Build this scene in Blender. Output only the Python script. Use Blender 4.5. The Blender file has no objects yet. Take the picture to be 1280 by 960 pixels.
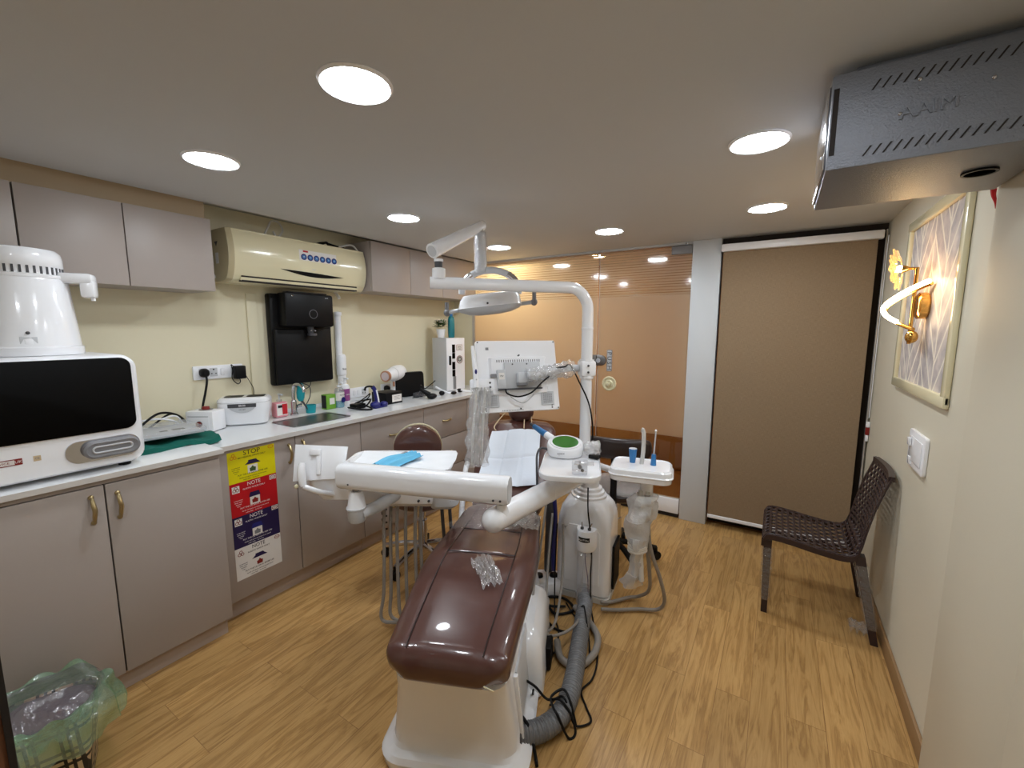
import bpy, bmesh, math, random
from mathutils import Vector as V, Matrix as MX, noise as NZ
random.seed(7)
SC=bpy.context.scene; COL=SC.collection
R=math.radians; PI=math.pi
# ------------------------------------------------------------------ materials
def mat(name,col,rough=.5,metal=0,coat=0,bump=0,bscale=60,emit=None,estr=0,trans=0,ior=1.45,var=0,vscale=8,spec=.5):
    m=bpy.data.materials.new(name); m.use_nodes=True; nt=m.node_tree; b=nt.nodes['Principled BSDF']
    c=(*col,1); b.inputs['Base Color'].default_value=c; b.inputs['Roughness'].default_value=rough
    b.inputs['Metallic'].default_value=metal; b.inputs['Coat Weight'].default_value=coat; b.inputs['Coat Roughness'].default_value=.05
    b.inputs['IOR'].default_value=ior; b.inputs['Specular IOR Level'].default_value=spec; b.inputs['Transmission Weight'].default_value=trans
    if emit: b.inputs['Emission Color'].default_value=(*emit,1); b.inputs['Emission Strength'].default_value=estr
    if bump or var:
        tc=nt.nodes.new('ShaderNodeTexCoord')
        if bump:
            n=nt.nodes.new('ShaderNodeTexNoise'); n.inputs['Scale'].default_value=bscale; n.inputs['Detail'].default_value=4
            nt.links.new(tc.outputs['Object'],n.inputs['Vector'])
            bp=nt.nodes.new('ShaderNodeBump'); bp.inputs['Strength'].default_value=bump; bp.inputs['Distance'].default_value=.004
            nt.links.new(n.outputs['Fac'],bp.inputs['Height']); nt.links.new(bp.outputs['Normal'],b.inputs['Normal'])
        if var:
            n=nt.nodes.new('ShaderNodeTexNoise'); n.inputs['Scale'].default_value=vscale; n.inputs['Detail'].default_value=3
            nt.links.new(tc.outputs['Object'],n.inputs['Vector'])
            mx=nt.nodes.new('ShaderNodeMix'); mx.data_type='RGBA'
            mx.inputs['A'].default_value=tuple(v*(1-var) for v in col)+(1,); mx.inputs['B'].default_value=tuple(min(1,v*(1+var)) for v in col)+(1,)
            nt.links.new(n.outputs['Fac'],mx.inputs['Factor']); nt.links.new(mx.outputs['Result'],b.inputs['Base Color'])
    return m
def S(r,g,b):            # sRGB 0-255 -> linear
    f=lambda c:(c/255/12.92) if c<=10 else ((c/255+.055)/1.055)**2.4
    return (f(r),f(g),f(b))
def nodes(name):
    m=bpy.data.materials.new(name); m.use_nodes=True; nt=m.node_tree; nt.nodes.clear()
    o=nt.nodes.new('ShaderNodeOutputMaterial'); return m,nt,o,(lambda t:nt.nodes.new(t)),(lambda a,b:nt.links.new(a,b))
def film(name,gloss=.18,white=.08,tint=(1,1,1),bump=.6,bs=40):
    m,nt,o,N,L=nodes(name)
    t=N('ShaderNodeBsdfTransparent'); t.inputs[0].default_value=(*tint,1)
    g=N('ShaderNodeBsdfGlossy'); g.inputs['Roughness'].default_value=.12
    d=N('ShaderNodeBsdfDiffuse'); d.inputs[0].default_value=(.85*tint[0],.87*tint[1],.9*tint[2],1)
    a=N('ShaderNodeMixShader'); b=N('ShaderNodeMixShader')
    tc=N('ShaderNodeTexCoord'); n=N('ShaderNodeTexNoise'); n.inputs['Scale'].default_value=bs; n.inputs['Detail'].default_value=3
    bp=N('ShaderNodeBump'); bp.inputs['Strength'].default_value=bump; bp.inputs['Distance'].default_value=.02
    L(tc.outputs['Object'],n.inputs['Vector']); L(n.outputs['Fac'],bp.inputs['Height']); L(bp.outputs['Normal'],g.inputs['Normal'])
    a.inputs[0].default_value=white; L(t.outputs[0],a.inputs[1]); L(d.outputs[0],a.inputs[2])
    b.inputs[0].default_value=gloss; L(a.outputs[0],b.inputs[1]); L(g.outputs[0],b.inputs[2]); L(b.outputs[0],o.inputs[0]); return m
def floor_mat():
    m,nt,o,N,L=nodes('wood laminate')
    b=N('ShaderNodeBsdfPrincipled'); tc=N('ShaderNodeTexCoord'); sx=N('ShaderNodeSeparateXYZ'); cx=N('ShaderNodeCombineXYZ')
    L(tc.outputs['Object'],sx.inputs[0]); L(sx.outputs['Y'],cx.inputs['X']); L(sx.outputs['X'],cx.inputs['Y'])
    br=N('ShaderNodeTexBrick'); br.offset=.37; br.inputs['Scale'].default_value=1; br.inputs['Brick Width'].default_value=.92; br.inputs['Row Height'].default_value=.125
    br.inputs['Mortar Size'].default_value=.0012; br.inputs['Mortar Smooth'].default_value=.2; br.inputs['Bias'].default_value=0
    br.inputs['Color1'].default_value=(0,0,0,1); br.inputs['Color2'].default_value=(1,1,1,1); br.inputs['Mortar'].default_value=(.5,.5,.5,1)
    L(cx.outputs[0],br.inputs['Vector'])
    # per-plank shift of the grain
    mp=N('ShaderNodeVectorMath'); mp.operation='MULTIPLY_ADD'; mp.inputs[1].default_value=(1.6,17,1)
    cs=N('ShaderNodeVectorMath'); cs.operation='SCALE'; cs.inputs['Scale'].default_value=7.3
    L(br.outputs['Color'],cs.inputs[0]); L(cx.outputs[0],mp.inputs[0]); L(cs.outputs[0],mp.inputs[2])
    n1=N('ShaderNodeTexNoise'); n1.inputs['Scale'].default_value=1; n1.inputs['Detail'].default_value=6; n1.inputs['Roughness'].default_value=.6; n1.inputs['Distortion'].default_value=1.4
    L(mp.outputs[0],n1.inputs['Vector'])
    wv=N('ShaderNodeMath'); wv.operation='MULTIPLY'; wv.inputs[1].default_value=26; L(n1.outputs['Fac'],wv.inputs[0])
    sn=N('ShaderNodeMath'); sn.operation='SINE'; L(wv.outputs[0],sn.inputs[0])
    mr=N('ShaderNodeMapRange'); mr.inputs['From Min'].default_value=-1; L(sn.outputs[0],mr.inputs['Value'])
    mp2=N('ShaderNodeVectorMath'); mp2.operation='MULTIPLY'; mp2.inputs[1].default_value=(9,190,1); L(cx.outputs[0],mp2.inputs[0])
    n2=N('ShaderNodeTexNoise'); n2.inputs['Scale'].default_value=1; n2.inputs['Detail'].default_value=3; L(mp2.outputs[0],n2.inputs['Vector'])
    mxg=N('ShaderNodeMix'); mxg.inputs['Factor'].default_value=.6; L(mr.outputs[0],mxg.inputs['A']); L(n2.outputs['Fac'],mxg.inputs['B'])
    cr=N('ShaderNodeValToRGB'); e=cr.color_ramp.elements
    e[0].position=.12; e[0].color=(*S(146,108,62),1); e[1].position=.8; e[1].color=(*S(196,156,100),1)
    q=e.new(.42); q.color=(*S(178,138,84),1)
    L(mxg.outputs['Result'],cr.inputs['Fac'])
    hv=N('ShaderNodeHueSaturation'); pv=N('ShaderNodeMapRange'); pv.inputs['To Min'].default_value=.9; pv.inputs['To Max'].default_value=1.08
    L(br.outputs['Color'],pv.inputs['Value']); L(pv.outputs[0],hv.inputs['Value']); L(cr.outputs['Color'],hv.inputs['Color'])
    mm=N('ShaderNodeMix'); mm.data_type='RGBA'; mm.inputs['B'].default_value=(*S(112,74,40),1)
    fm=N('ShaderNodeMath'); fm.operation='MULTIPLY'; fm.inputs[1].default_value=.55; L(br.outputs['Fac'],fm.inputs[0])
    L(fm.outputs[0],mm.inputs['Factor']); L(hv.outputs[0],mm.inputs['A']); L(mm.outputs['Result'],b.inputs['Base Color'])
    b.inputs['Roughness'].default_value=.33; b.inputs['Specular IOR Level'].default_value=.4
    L(b.outputs[0],o.inputs[0]); return m
def frosted():
    m,nt,o,N,L=nodes('frosted glass')
    t=N('ShaderNodeBsdfTranslucent'); t.inputs[0].default_value=(.95,.9,.84,1)
    d=N('ShaderNodeBsdfDiffuse'); d.inputs[0].default_value=(.55,.5,.42,1)
    g=N('ShaderNodeBsdfGlossy'); g.inputs['Roughness'].default_value=.22
    a=N('ShaderNodeMixShader'); a.inputs[0].default_value=.1; L(t.outputs[0],a.inputs[1]); L(d.outputs[0],a.inputs[2])
    b=N('ShaderNodeMixShader'); b.inputs[0].default_value=.05; L(a.outputs[0],b.inputs[1]); L(g.outputs[0],b.inputs[2]); L(b.outputs[0],o.inputs[0]); return m
def clear_glass(stripes=False):
    m,nt,o,N,L=nodes('striped glass' if stripes else 'clear glass')
    t=N('ShaderNodeBsdfTransparent'); t.inputs[0].default_value=(.93,.95,.92,1)
    g=N('ShaderNodeBsdfGlossy'); g.inputs['Roughness'].default_value=.03
    f=N('ShaderNodeFresnel'); f.inputs['IOR'].default_value=1.5
    ad=N('ShaderNodeMath'); ad.inputs[1].default_value=.04; L(f.outputs[0],ad.inputs[0])
    a=N('ShaderNodeMixShader'); L(ad.outputs[0],a.inputs[0]); L(t.outputs[0],a.inputs[1]); L(g.outputs[0],a.inputs[2])
    if stripes:
        tc=N('ShaderNodeTexCoord'); s=N('ShaderNodeSeparateXYZ'); L(tc.outputs['Object'],s.inputs[0])
        k=N('ShaderNodeMath'); k.operation='MULTIPLY'; k.inputs[1].default_value=1/.0205; L(s.outputs['Z'],k.inputs[0])
        fr=N('ShaderNodeMath'); fr.operation='FRACT'; L(k.outputs[0],fr.inputs[0])
        gt=N('ShaderNodeMath'); gt.operation='GREATER_THAN'; gt.inputs[1].default_value=.22; L(fr.outputs[0],gt.inputs[0])
        tr=N('ShaderNodeBsdfTranslucent'); tr.inputs[0].default_value=(.95,.9,.84,1)
        g2=N('ShaderNodeBsdfGlossy'); g2.inputs['Roughness'].default_value=.08
        b=N('ShaderNodeMixShader'); b.inputs[0].default_value=.1; L(tr.outputs[0],b.inputs[1]); L(g2.outputs[0],b.inputs[2])
        c=N('ShaderNodeMixShader'); L(gt.outputs[0],c.inputs[0]); L(a.outputs[0],c.inputs[1]); L(b.outputs[0],c.inputs[2]); L(c.outputs[0],o.inputs[0])
    else: L(a.outputs[0],o.inputs[0])
    return m
def fabric_blind():
    m,nt,o,N,L=nodes('woven roller fabric'); b=N('ShaderNodeBsdfPrincipled'); tc=N('ShaderNodeTexCoord')
    mp=N('ShaderNodeVectorMath'); mp.operation='MULTIPLY'; mp.inputs[1].default_value=(900,1,40); L(tc.outputs['Object'],mp.inputs[0])
    n=N('ShaderNodeTexNoise'); n.inputs['Scale'].default_value=1; L(mp.outputs[0],n.inputs['Vector'])
    mp2=N('ShaderNodeVectorMath'); mp2.operation='MULTIPLY'; mp2.inputs[1].default_value=(40,1,900); L(tc.outputs['Object'],mp2.inputs[0])
    n2=N('ShaderNodeTexNoise'); n2.inputs['Scale'].default_value=1; L(mp2.outputs[0],n2.inputs['Vector'])
    ad=N('ShaderNodeMix'); ad.inputs['Factor'].default_value=.5; L(n.outputs['Fac'],ad.inputs['A']); L(n2.outputs['Fac'],ad.inputs['B'])
    cr=N('ShaderNodeValToRGB'); cr.color_ramp.elements[0].position=.35; cr.color_ramp.elements[0].color=(*S(132,112,88),1)
    cr.color_ramp.elements[1].position=.65; cr.color_ramp.elements[1].color=(*S(156,134,108),1)
    L(ad.outputs['Result'],cr.inputs['Fac']); L(cr.outputs['Color'],b.inputs['Base Color']); b.inputs['Roughness'].default_value=.8; b.inputs['Specular IOR Level'].default_value=.2
    L(b.outputs[0],o.inputs[0]); return m
def plaid():
    m,nt,o,N,L=nodes('plaid print'); b=N('ShaderNodeBsdfPrincipled'); tc=N('ShaderNodeTexCoord'); s=N('ShaderNodeSeparateXYZ'); L(tc.outputs['Object'],s.inputs[0])
    ax=N('ShaderNodeMath'); L(s.outputs['X'],ax.inputs[0]); L(s.outputs['Y'],ax.inputs[1])
    def bars(src,per,th):
        k=N('ShaderNodeMath'); k.operation='MULTIPLY'; k.inputs[1].default_value=1/per; L(src,k.inputs[0])
        f=N('ShaderNodeMath'); f.operation='FRACT'; L(k.outputs[0],f.inputs[0])
        w=N('ShaderNodeMath'); w.operation='MULTIPLY'; w.inputs[1].default_value=5; L(f.outputs[0],w.inputs[0])
        f2=N('ShaderNodeMath'); f2.operation='FRACT'; L(w.outputs[0],f2.inputs[0])
        lt=N('ShaderNodeMath'); lt.operation='LESS_THAN'; lt.inputs[1].default_value=.5; L(f.outputs[0],lt.inputs[0])
        l2=N('ShaderNodeMath'); l2.operation='LESS_THAN'; l2.inputs[1].default_value=th; L(f2.outputs[0],l2.inputs[0])
        mu=N('ShaderNodeMath'); mu.operation='MULTIPLY'; L(lt.outputs[0],mu.inputs[0]); L(l2.outputs[0],mu.inputs[1]); return mu
    p=bars(ax.outputs[0],.12,.45); q=bars(s.outputs['Z'],.12,.45); mx=N('ShaderNodeMath'); mx.operation='MAXIMUM'; L(p.outputs[0],mx.inputs[0]); L(q.outputs[0],mx.inputs[1])
    c=N('ShaderNodeMix'); c.data_type='RGBA'; c.inputs['A'].default_value=(*S(196,170,136),1); c.inputs['B'].default_value=(*S(24,20,20),1)
    L(mx.outputs[0],c.inputs['Factor']); L(c.outputs['Result'],b.inputs['Base Color']); b.inputs['Roughness'].default_value=.5; L(b.outputs[0],o.inputs[0]); return m
def panel_mat():
    # wallpaper inset: pale marble herringbone with cream joints
    m,nt,o,N,L=nodes('herringbone wallpaper'); b=N('ShaderNodeBsdfPrincipled'); tc=N('ShaderNodeTexCoord')
    def m2(op,a,bb=None):
        n=N('ShaderNodeMath'); n.operation=op
        for i,x in enumerate((a,bb)):
            if x is None: continue
            if isinstance(x,(int,float)): n.inputs[i].default_value=x
            else: L(x,n.inputs[i])
        return n.outputs[0]
    s=N('ShaderNodeSeparateXYZ'); L(tc.outputs['Object'],s.inputs[0]); y,z=s.outputs['Y'],s.outputs['Z']
    col=.19
    tri=m2('PINGPONG',y,col)                       # zigzag columns
    d=m2('ADD',z,m2('MULTIPLY',tri,1.35))
    f=m2('FRACT',m2('MULTIPLY',d,1/.13)); 
    j1=m2('LESS_THAN',f,.16)
    g=m2('FRACT',m2('MULTIPLY',y,1/col)); j2=m2('LESS_THAN',g,.07)
    j=m2('MAXIMUM',j1,j2)
    n=N('ShaderNodeTexNoise'); n.inputs['Scale'].default_value=14; n.inputs['Detail'].default_value=5; L(tc.outputs['Object'],n.inputs['Vector'])
    cr=N('ShaderNodeValToRGB'); cr.color_ramp.elements[0].position=.35; cr.color_ramp.elements[0].color=(*S(160,154,160),1)
    cr.color_ramp.elements[1].position=.7; cr.color_ramp.elements[1].color=(*S(216,206,200),1); L(n.outputs['Fac'],cr.inputs['Fac'])
    c=N('ShaderNodeMix'); c.data_type='RGBA'; c.inputs['B'].default_value=(*S(230,224,212),1); L(j,c.inputs['Factor']); L(cr.outputs['Color'],c.inputs['A'])
    L(c.outputs['Result'],b.inputs['Base Color']); b.inputs['Roughness'].default_value=.5; L(b.outputs[0],o.inputs[0]); return m
def emis(name,col,st):
    m,nt,o,N,L=nodes(name); e=N('ShaderNodeEmission'); e.inputs[0].default_value=(*col,1); e.inputs[1].default_value=st; L(e.outputs[0],o.inputs[0]); return m
K=dict(
 wall=mat('cream wall paint',S(226,218,190),.6,bump=.08,bscale=220), wallr=mat('beige wall paint',S(214,207,188),.6,bump=.08,bscale=220),
 ceil=mat('ceiling paint',S(196,196,196),.7,bump=.04,bscale=150), floor=floor_mat(), soffit=mat('filler laminate shaded tan',S(188,168,140),.55),
 lam=mat('mauve grey laminate',S(168,158,152),.42,bump=.03,bscale=300), lamd=mat('laminate edge',S(176,160,148),.5), gap=mat('shadow gap black',S(38,32,30),.8),
 top=mat('white glossy worktop',S(226,228,230),.12), topedge=mat('worktop edge',S(206,202,198),.3), skirt=mat('brown skirting',S(150,118,82),.45), brass=mat('antique brass',S(178,160,120),.3,metal=.9),
 white=mat('white plastic',S(242,243,247),.3,coat=.25), gwhite=mat('glossy white enamel',S(240,241,245),.18,coat=.5), ivory=mat('ivory plastic',S(226,218,184),.22,coat=.4), ivoryd=mat('darker ivory plastic',S(186,174,140),.4),
 lgrey=mat('light grey plastic',S(196,198,202),.4), grey=mat('grey plastic',S(128,128,132),.45), dgrey=mat('dark grey plastic',S(70,70,74),.5), black=mat('black plastic',S(12,12,14),.45,spec=.25), bgloss=mat('black glass',S(3,3,4),.4,spec=.12),
 chrome=mat('chrome',S(210,210,214),.12,metal=1), steel=mat('brushed steel',S(150,150,152),.32,metal=1,bump=.1,bscale=90), hammer=mat('hammered grey metal',S(126,129,138),.4,metal=.2,bump=.5,bscale=260),
 leather=mat('brown leatherette',S(84,52,46),.3,coat=.55,bump=.04,bscale=120), bleather=mat('dark brown vinyl',S(38,24,22),.35,coat=.3),
 hose=mat('grey hose',S(142,136,130),.4), corr=mat('grey corrugated hose',S(112,112,114),.4), whose=mat('translucent white hose',S(206,204,200),.4),
 film=film('clear plastic film',.26,.16,(1,1,1),1,60), filmleg=film('thin stretch film',.14,.06,(1,1,1),1,60), film2=film('crumpled plastic film',.3,.22,bump=1,bs=55), bagfilm=film('clear bin liner',.13,.06,(.78,.76,.8),1,22), bagmilk=film('milky plastic wrap',.22,.5,(1,1,1),1,40), greenfilm=film('green bin liner',.15,.24,(.58,.82,.58),1,22), bottle=film('clear bottle plastic',.2,.14,(.97,.98,1),.2,14),
 blue=mat('blue plastic',S(52,120,180),.35), navy=mat('navy plastic',S(34,36,110),.35), teal=mat('teal plastic',S(20,150,160),.35), tealgl=mat('teal glass',S(12,120,130),.12,coat=.5), green=mat('green cloth',S(0,96,84),.8,bump=.3,bscale=90), lime=mat('lime label',S(112,164,52),.5),
 red=mat('red plastic',S(190,28,40),.4), dred=mat('dark red button',S(130,30,26),.35), pink=mat('pink liquid soap',S(226,150,160),.3), purple=mat('purple label',S(150,76,140),.5), paper=mat('white paper',S(236,238,242),.8), bib=mat('white bib paper',S(222,228,238),.85,bump=.15,bscale=60), mask=mat('blue face mask',S(110,190,226),.8),
 yel=mat('yellow print',S(226,214,0),.5), pred=mat('red print',S(188,10,24),.5), pnav=mat('navy print',S(32,20,70),.5), pwh=mat('white print',S(226,222,218),.5), ink=mat('black ink',S(26,24,30),.6), winkm=mat('white ink',S(235,230,230),.6), orange=mat('orange ink',S(220,130,20),.6),
 frost=frosted(), glass=clear_glass(), stripe=clear_glass(True), blind=fabric_blind(), pale=mat('pale blue grey paint',S(206,210,214),.45), dark=mat('painted recess shade',S(40,32,28),.8), alu=mat('aluminium profile',S(196,190,184),.35,metal=.4),
 led=emis('led diffuser',(.92,.985,1.04),26), wled=emis('warm strip light',(1,.74,.42),13), bulb=emis('warm bulb',(1,.62,.25),30), cled=emis('corridor downlight',(1,.74,.38),50),
 gold=mat('polished gold',S(226,176,96),.16,metal=1), crystal=mat('amber crystal',S(255,206,140),.08,trans=.85,emit=(1,.6,.25),estr=.1), cwall=mat('corridor wall',S(180,128,64),.6), cfloor=mat('corridor floor',S(136,88,44),.35),
 plaid=plaid(), mauve=mat('mauve grey bag',S(120,108,114),.35,bump=.5,bscale=25), panel=panel_mat(), leaf=mat('leaf green',S(60,84,40),.6), petal=mat('cream petals',S(226,216,200),.6), wdark=mat('dark brown wood',S(122,80,58),.45,var=.2,vscale=6), chairp=mat('dark brown moulded plastic',S(54,40,40),.32,bump=.05,bscale=200),
 gwin=mat('green lens',S(58,120,50),.15,coat=.6), amber=mat('pale pink lens',S(222,206,206),.3), bluliq=mat('blue liquid',S(90,190,214),.2,trans=.3), copper=mat('copper ring',S(206,150,120),.3,metal=.5), bdark=mat('brown corridor bench',S(176,122,66),.5), tan=mat('tan plastic',S(206,184,150),.35))
# ------------------------------------------------------------------ mesh builder
class B:
    def __init__(s): s.v=[]; s.f=[]; s.mi=[]; s.ms=[]; s.cur=0
    def m(s,k):
        mm=K[k] if isinstance(k,str) else k
        if mm not in s.ms: s.ms.append(mm)
        s.cur=s.ms.index(mm); return s
    def raw(s,vs,fs,M=None):
        n=len(s.v); s.v+=[(M@V(v)) if M else V(v) for v in vs]; s.f+=[tuple(i+n for i in f) for f in fs]; s.mi+=[s.cur]*len(fs); return s
    def bm(s,bm,M=None):
        bm.verts.index_update(); s.raw([v.co.copy() for v in bm.verts],[[v.index for v in f.verts] for f in bm.faces],M); bm.free(); return s
    def box(s,lo,hi,bev=0,M=None,seg=2):
        b=bmesh.new(); bmesh.ops.create_cube(b,size=1)
        for v in b.verts: v.co=V([ (lo[i]+hi[i])/2+v.co[i]*(hi[i]-lo[i]) for i in range(3)])
        if bev: bmesh.ops.bevel(b,geom=b.edges[:],offset=bev,segments=seg,profile=.5,affect='EDGES')
        return s.bm(b,M)
    def cbox(s,c,size,bev=0,M=None,seg=2):
        return s.box([c[i]-size[i]/2 for i in range(3)],[c[i]+size[i]/2 for i in range(3)],bev,M,seg)
    def loft(s,rings,caps=True,closed=True,M=None):
        n=len(rings[0]); vs=[p for r in rings for p in r]; fs=[]
        for i in range(len(rings)-1):
            for j in range(n if closed else n-1):
                k=(j+1)%n; fs.append((i*n+j,i*n+k,(i+1)*n+k,(i+1)*n+j))
        if caps: fs.append(tuple(range(n))[::-1]); fs.append(tuple((len(rings)-1)*n+j for j in range(n)))
        return s.raw(vs,fs,M)
    def cyl(s,p0,p1,r0,r1=None,seg=24,caps=True):
        p0=V(p0);p1=V(p1); r1=r0 if r1 is None else r1; d=(p1-p0).normalized(); a=d.orthogonal().normalized(); b=d.cross(a)
        rg=lambda p,r:[p+(a*math.cos(t)+b*math.sin(t))*r for t in [2*PI*i/seg for i in range(seg)]]
        return s.loft([rg(p0,r0),rg(p1,r1)],caps)
    def lathe(s,prof,o=(0,0,0),ax=(0,0,1),seg=32,caps=True):   # prof [(r,h)]
        ax=V(ax).normalized(); a=ax.orthogonal().normalized(); b=ax.cross(a); o=V(o)
        if abs(ax.z)>.99: a=V((1,0,0)); b=V((0,1,0))*(1 if ax.z>0 else -1)
        return s.loft([[o+ax*h+(a*math.cos(2*PI*i/seg)+b*math.sin(2*PI*i/seg))*max(r,1e-4) for i in range(seg)] for r,h in prof],caps)
    def tube(s,pts,r,seg=10,spl=8,caps=True,rf=None):
        p=[V(q) for q in pts]
        if spl and len(p)>2: p=cat(p,spl)
        rings=[]; t0=(p[1]-p[0]).normalized(); a=t0.orthogonal().normalized()
        for i,q in enumerate(p):
            t=(p[min(i+1,len(p)-1)]-p[max(i-1,0)]).normalized(); a=(a-t*a.dot(t)); a=a.normalized() if a.length>1e-6 else t.orthogonal().normalized(); b=t.cross(a)
            rr=rf(i/(len(p)-1)) if rf else r
            rings.append([q+(a*math.cos(2*PI*k/seg)+b*math.sin(2*PI*k/seg))*rr for k in range(seg)])
        return s.loft(rings,caps)
    def prism(s,out,h0,h1,M=None,bev=0):       # outline (x,y) extruded along z of M
        b=bmesh.new(); f=b.faces.new([b.verts.new((x,y,h0)) for x,y in out])
        r=bmesh.ops.extrude_face_region(b,geom=[f])
        for e in r['geom']:
            if isinstance(e,bmesh.types.BMVert): e.co.z=h1
        bmesh.ops.recalc_face_normals(b,faces=b.faces[:])
        if bev:
            es=[e for e in b.edges if abs(e.verts[0].co.z-e.verts[1].co.z)<1e-6]
            bmesh.ops.bevel(b,geom=es,offset=bev,segments=2,profile=.5,affect='EDGES')
        return s.bm(b,M)
    def ball(s,c,r,sc=(1,1,1),M=None,u=20,v=12,nz=0,ns=8):
        b=bmesh.new(); bmesh.ops.create_uvsphere(b,u_segments=u,v_segments=v,radius=1)
        for q in b.verts:
            k=1+nz*NZ.noise(q.co*ns*.2+V(c)*9) if nz else 1
            q.co=V((c[0]+q.co.x*r*sc[0]*k,c[1]+q.co.y*r*sc[1]*k,c[2]+q.co.z*r*sc[2]*k))
        return s.bm(b,M)
    def grid(s,fn,nu,nv,thick=0):
        vs=[V(fn(i/nu,j/nv)) for i in range(nu+1) for j in range(nv+1)]
        fs=[(i*(nv+1)+j,(i+1)*(nv+1)+j,(i+1)*(nv+1)+j+1,i*(nv+1)+j+1) for i in range(nu) for j in range(nv)]
        if thick:
            b=bmesh.new(); bv=[b.verts.new(v) for v in vs]
            for f in fs: b.faces.new([bv[i] for i in f])
            bmesh.ops.recalc_face_normals(b,faces=b.faces[:]); bmesh.ops.solidify(b,geom=b.faces[:],thickness=thick)
            return s.bm(b)
        return s.raw(vs,fs)
    def text(s,body,size,M,ext=.0004,sx=1,align='CENTER'):
        c=bpy.data.curves.new('t','FONT'); c.body=body; c.size=size; c.extrude=ext; c.align_x=align; c.align_y='CENTER'; c.resolution_u=3
        o=bpy.data.objects.new('t',c); COL.objects.link(o); dg=bpy.context.evaluated_depsgraph_get(); dg.update()
        me=bpy.data.meshes.new_from_object(o.evaluated_get(dg)); vs=[V((v.co.x*sx,v.co.y,v.co.z+ext)) for v in me.vertices]; fs=[tuple(p.vertices) for p in me.polygons]
        bpy.data.objects.remove(o); bpy.data.curves.remove(c); bpy.data.meshes.remove(me); return s.raw(vs,fs,M)
    def o(s,name,parent=None,label=None,cat=None,group=None,kind=None,loc=None,ang=35,rot=None,flat=False,solid=0):
        if parent is not None: W=WM[parent]
        else:
            if loc is None:
                xs=[v.x for v in s.v]; ys=[v.y for v in s.v]; zs=[v.z for v in s.v]; loc=((min(xs)+max(xs))/2,(min(ys)+max(ys))/2,min(zs))
            W=MX.Translation(V(loc))
            if kind=='structure': W=MX.Identity(4)
        I=W.inverted(); me=bpy.data.meshes.new(name); me.from_pydata([I@v for v in s.v],[],s.f)
        for q in s.ms: me.materials.append(q)
        me.polygons.foreach_set('material_index',s.mi); me.update()
        b=bmesh.new(); b.from_mesh(me); bmesh.ops.recalc_face_normals(b,faces=b.faces[:]); b.to_mesh(me); b.free()
        if not flat:
            me.polygons.foreach_set('use_smooth',[True]*len(me.polygons)); me.set_sharp_from_angle(angle=R(ang))
        ob=bpy.data.objects.new(name,me); COL.objects.link(ob)
        if parent is not None: ob.parent=parent
        else: ob.matrix_world=W
        WM[ob]=W; tag(ob,label,cat,group,kind)
        if solid: md=ob.modifiers.new('thickness','SOLIDIFY'); md.thickness=solid; md.offset=0
        return ob
WM={}
def tag(o,label=None,cat=None,group=None,kind=None):
    for k,v in (('label',label),('category',cat),('group',group),('kind',kind)):
        if v: o[k]=v
def T(name,label,cat,loc,rz=0,group=None):
    o=bpy.data.objects.new(name,None); COL.objects.link(o); W=MX.Translation(V(loc))@MX.Rotation(rz,4,'Z'); o.matrix_world=W; o.empty_display_size=.05
    WM[o]=W; tag(o,label,cat,group); return o
def dup(o,dloc,label,parent=None):
    c=o.copy(); COL.objects.link(c)
    if parent is not None: c.parent=parent
    else: c.location=o.location+V(dloc); c['label']=label
    for ch in list(o.children): dup(ch,None,None,c)
    return c
def cat(p,n):
    out=[]
    for i in range(len(p)-1):
        a=p[max(i-1,0)];b=p[i];c=p[i+1];d=p[min(i+2,len(p)-1)]
        for k in range(n):
            t=k/n; out.append(.5*((2*b)+(c-a)*t+(2*a-5*b+4*c-d)*t*t+(3*b-a-3*c+d)*t**3))
    out.append(p[-1]); return out
def fr(o,x,y):                       # frame: x,y axes, origin
    x=V(x).normalized(); y=V(y).normalized(); z=x.cross(y); M=MX((x,y,z)).transposed().to_4x4(); M.translation=V(o); return M
def rz(deg,o=(0,0,0)): return MX.Translation(V(o))@MX.Rotation(R(deg),4,'Z')
def rrect(w,h,r,n=5,cx=0,cy=0):
    out=[]
    for (sx,sy,a0) in ((1,1,0),(-1,1,90),(-1,-1,180),(1,-1,270)):
        for i in range(n+1):
            a=R(a0+90*i/n); out.append((cx+sx*(w/2-r)+r*math.cos(a),cy+sy*(h/2-r)+r*math.sin(a)))
    return out
def LX(x,y,z): return fr((x,y,z),(0,1,0),(0,0,1))     # faces +X
def BY(x,y,z): return fr((x,y,z),(1,0,0),(0,0,1))     # faces -Y
def RX(x,y,z): return fr((x,y,z),(0,-1,0),(0,0,1))    # faces -X
# ================================================================== SETTING
XW,XR,YB,H=-2.86,.5225,3.4848,2.1455
Y0=-.75; XE=1.3
B().m('floor').box((XW,Y0,-.05),(XE,YB+.06,0)).o('floor',kind='structure')
B().m('ceil').box((-2.56,Y0,H),(XE,YB+.06,H+.05)).box((XW-.05,Y0,2.21),(-2.56,YB,2.25)).o('ceiling',kind='structure')
B().m('wall').box((XW-.08,Y0,0),(XW,YB+.06,2.36)).o('wall_left',kind='structure')
B().m('wallr').box((XR,1.82,0),(XR+.12,YB+.06,H)).o('wall_right',kind='structure')
B().m('wallr').box((.5,1.33,0),(.66,1.815,H),.002).box((.495,-.1,0),(.66,1.318,H),.002).o('wall_right_near',kind='structure')
B().m('wallr').box((XW,Y0-.08,0),(XE,Y0,H)).o('wall_front',kind='structure')
B().m('wallr').box((XE,Y0,0),(XE+.05,1.8,H)).o('wall_passage',kind='structure')
B().m('skirt').box((XR-.012,1.825,0),(XR-.0005,YB,.08),.002).o('baseboard_right',kind='structure')
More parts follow.
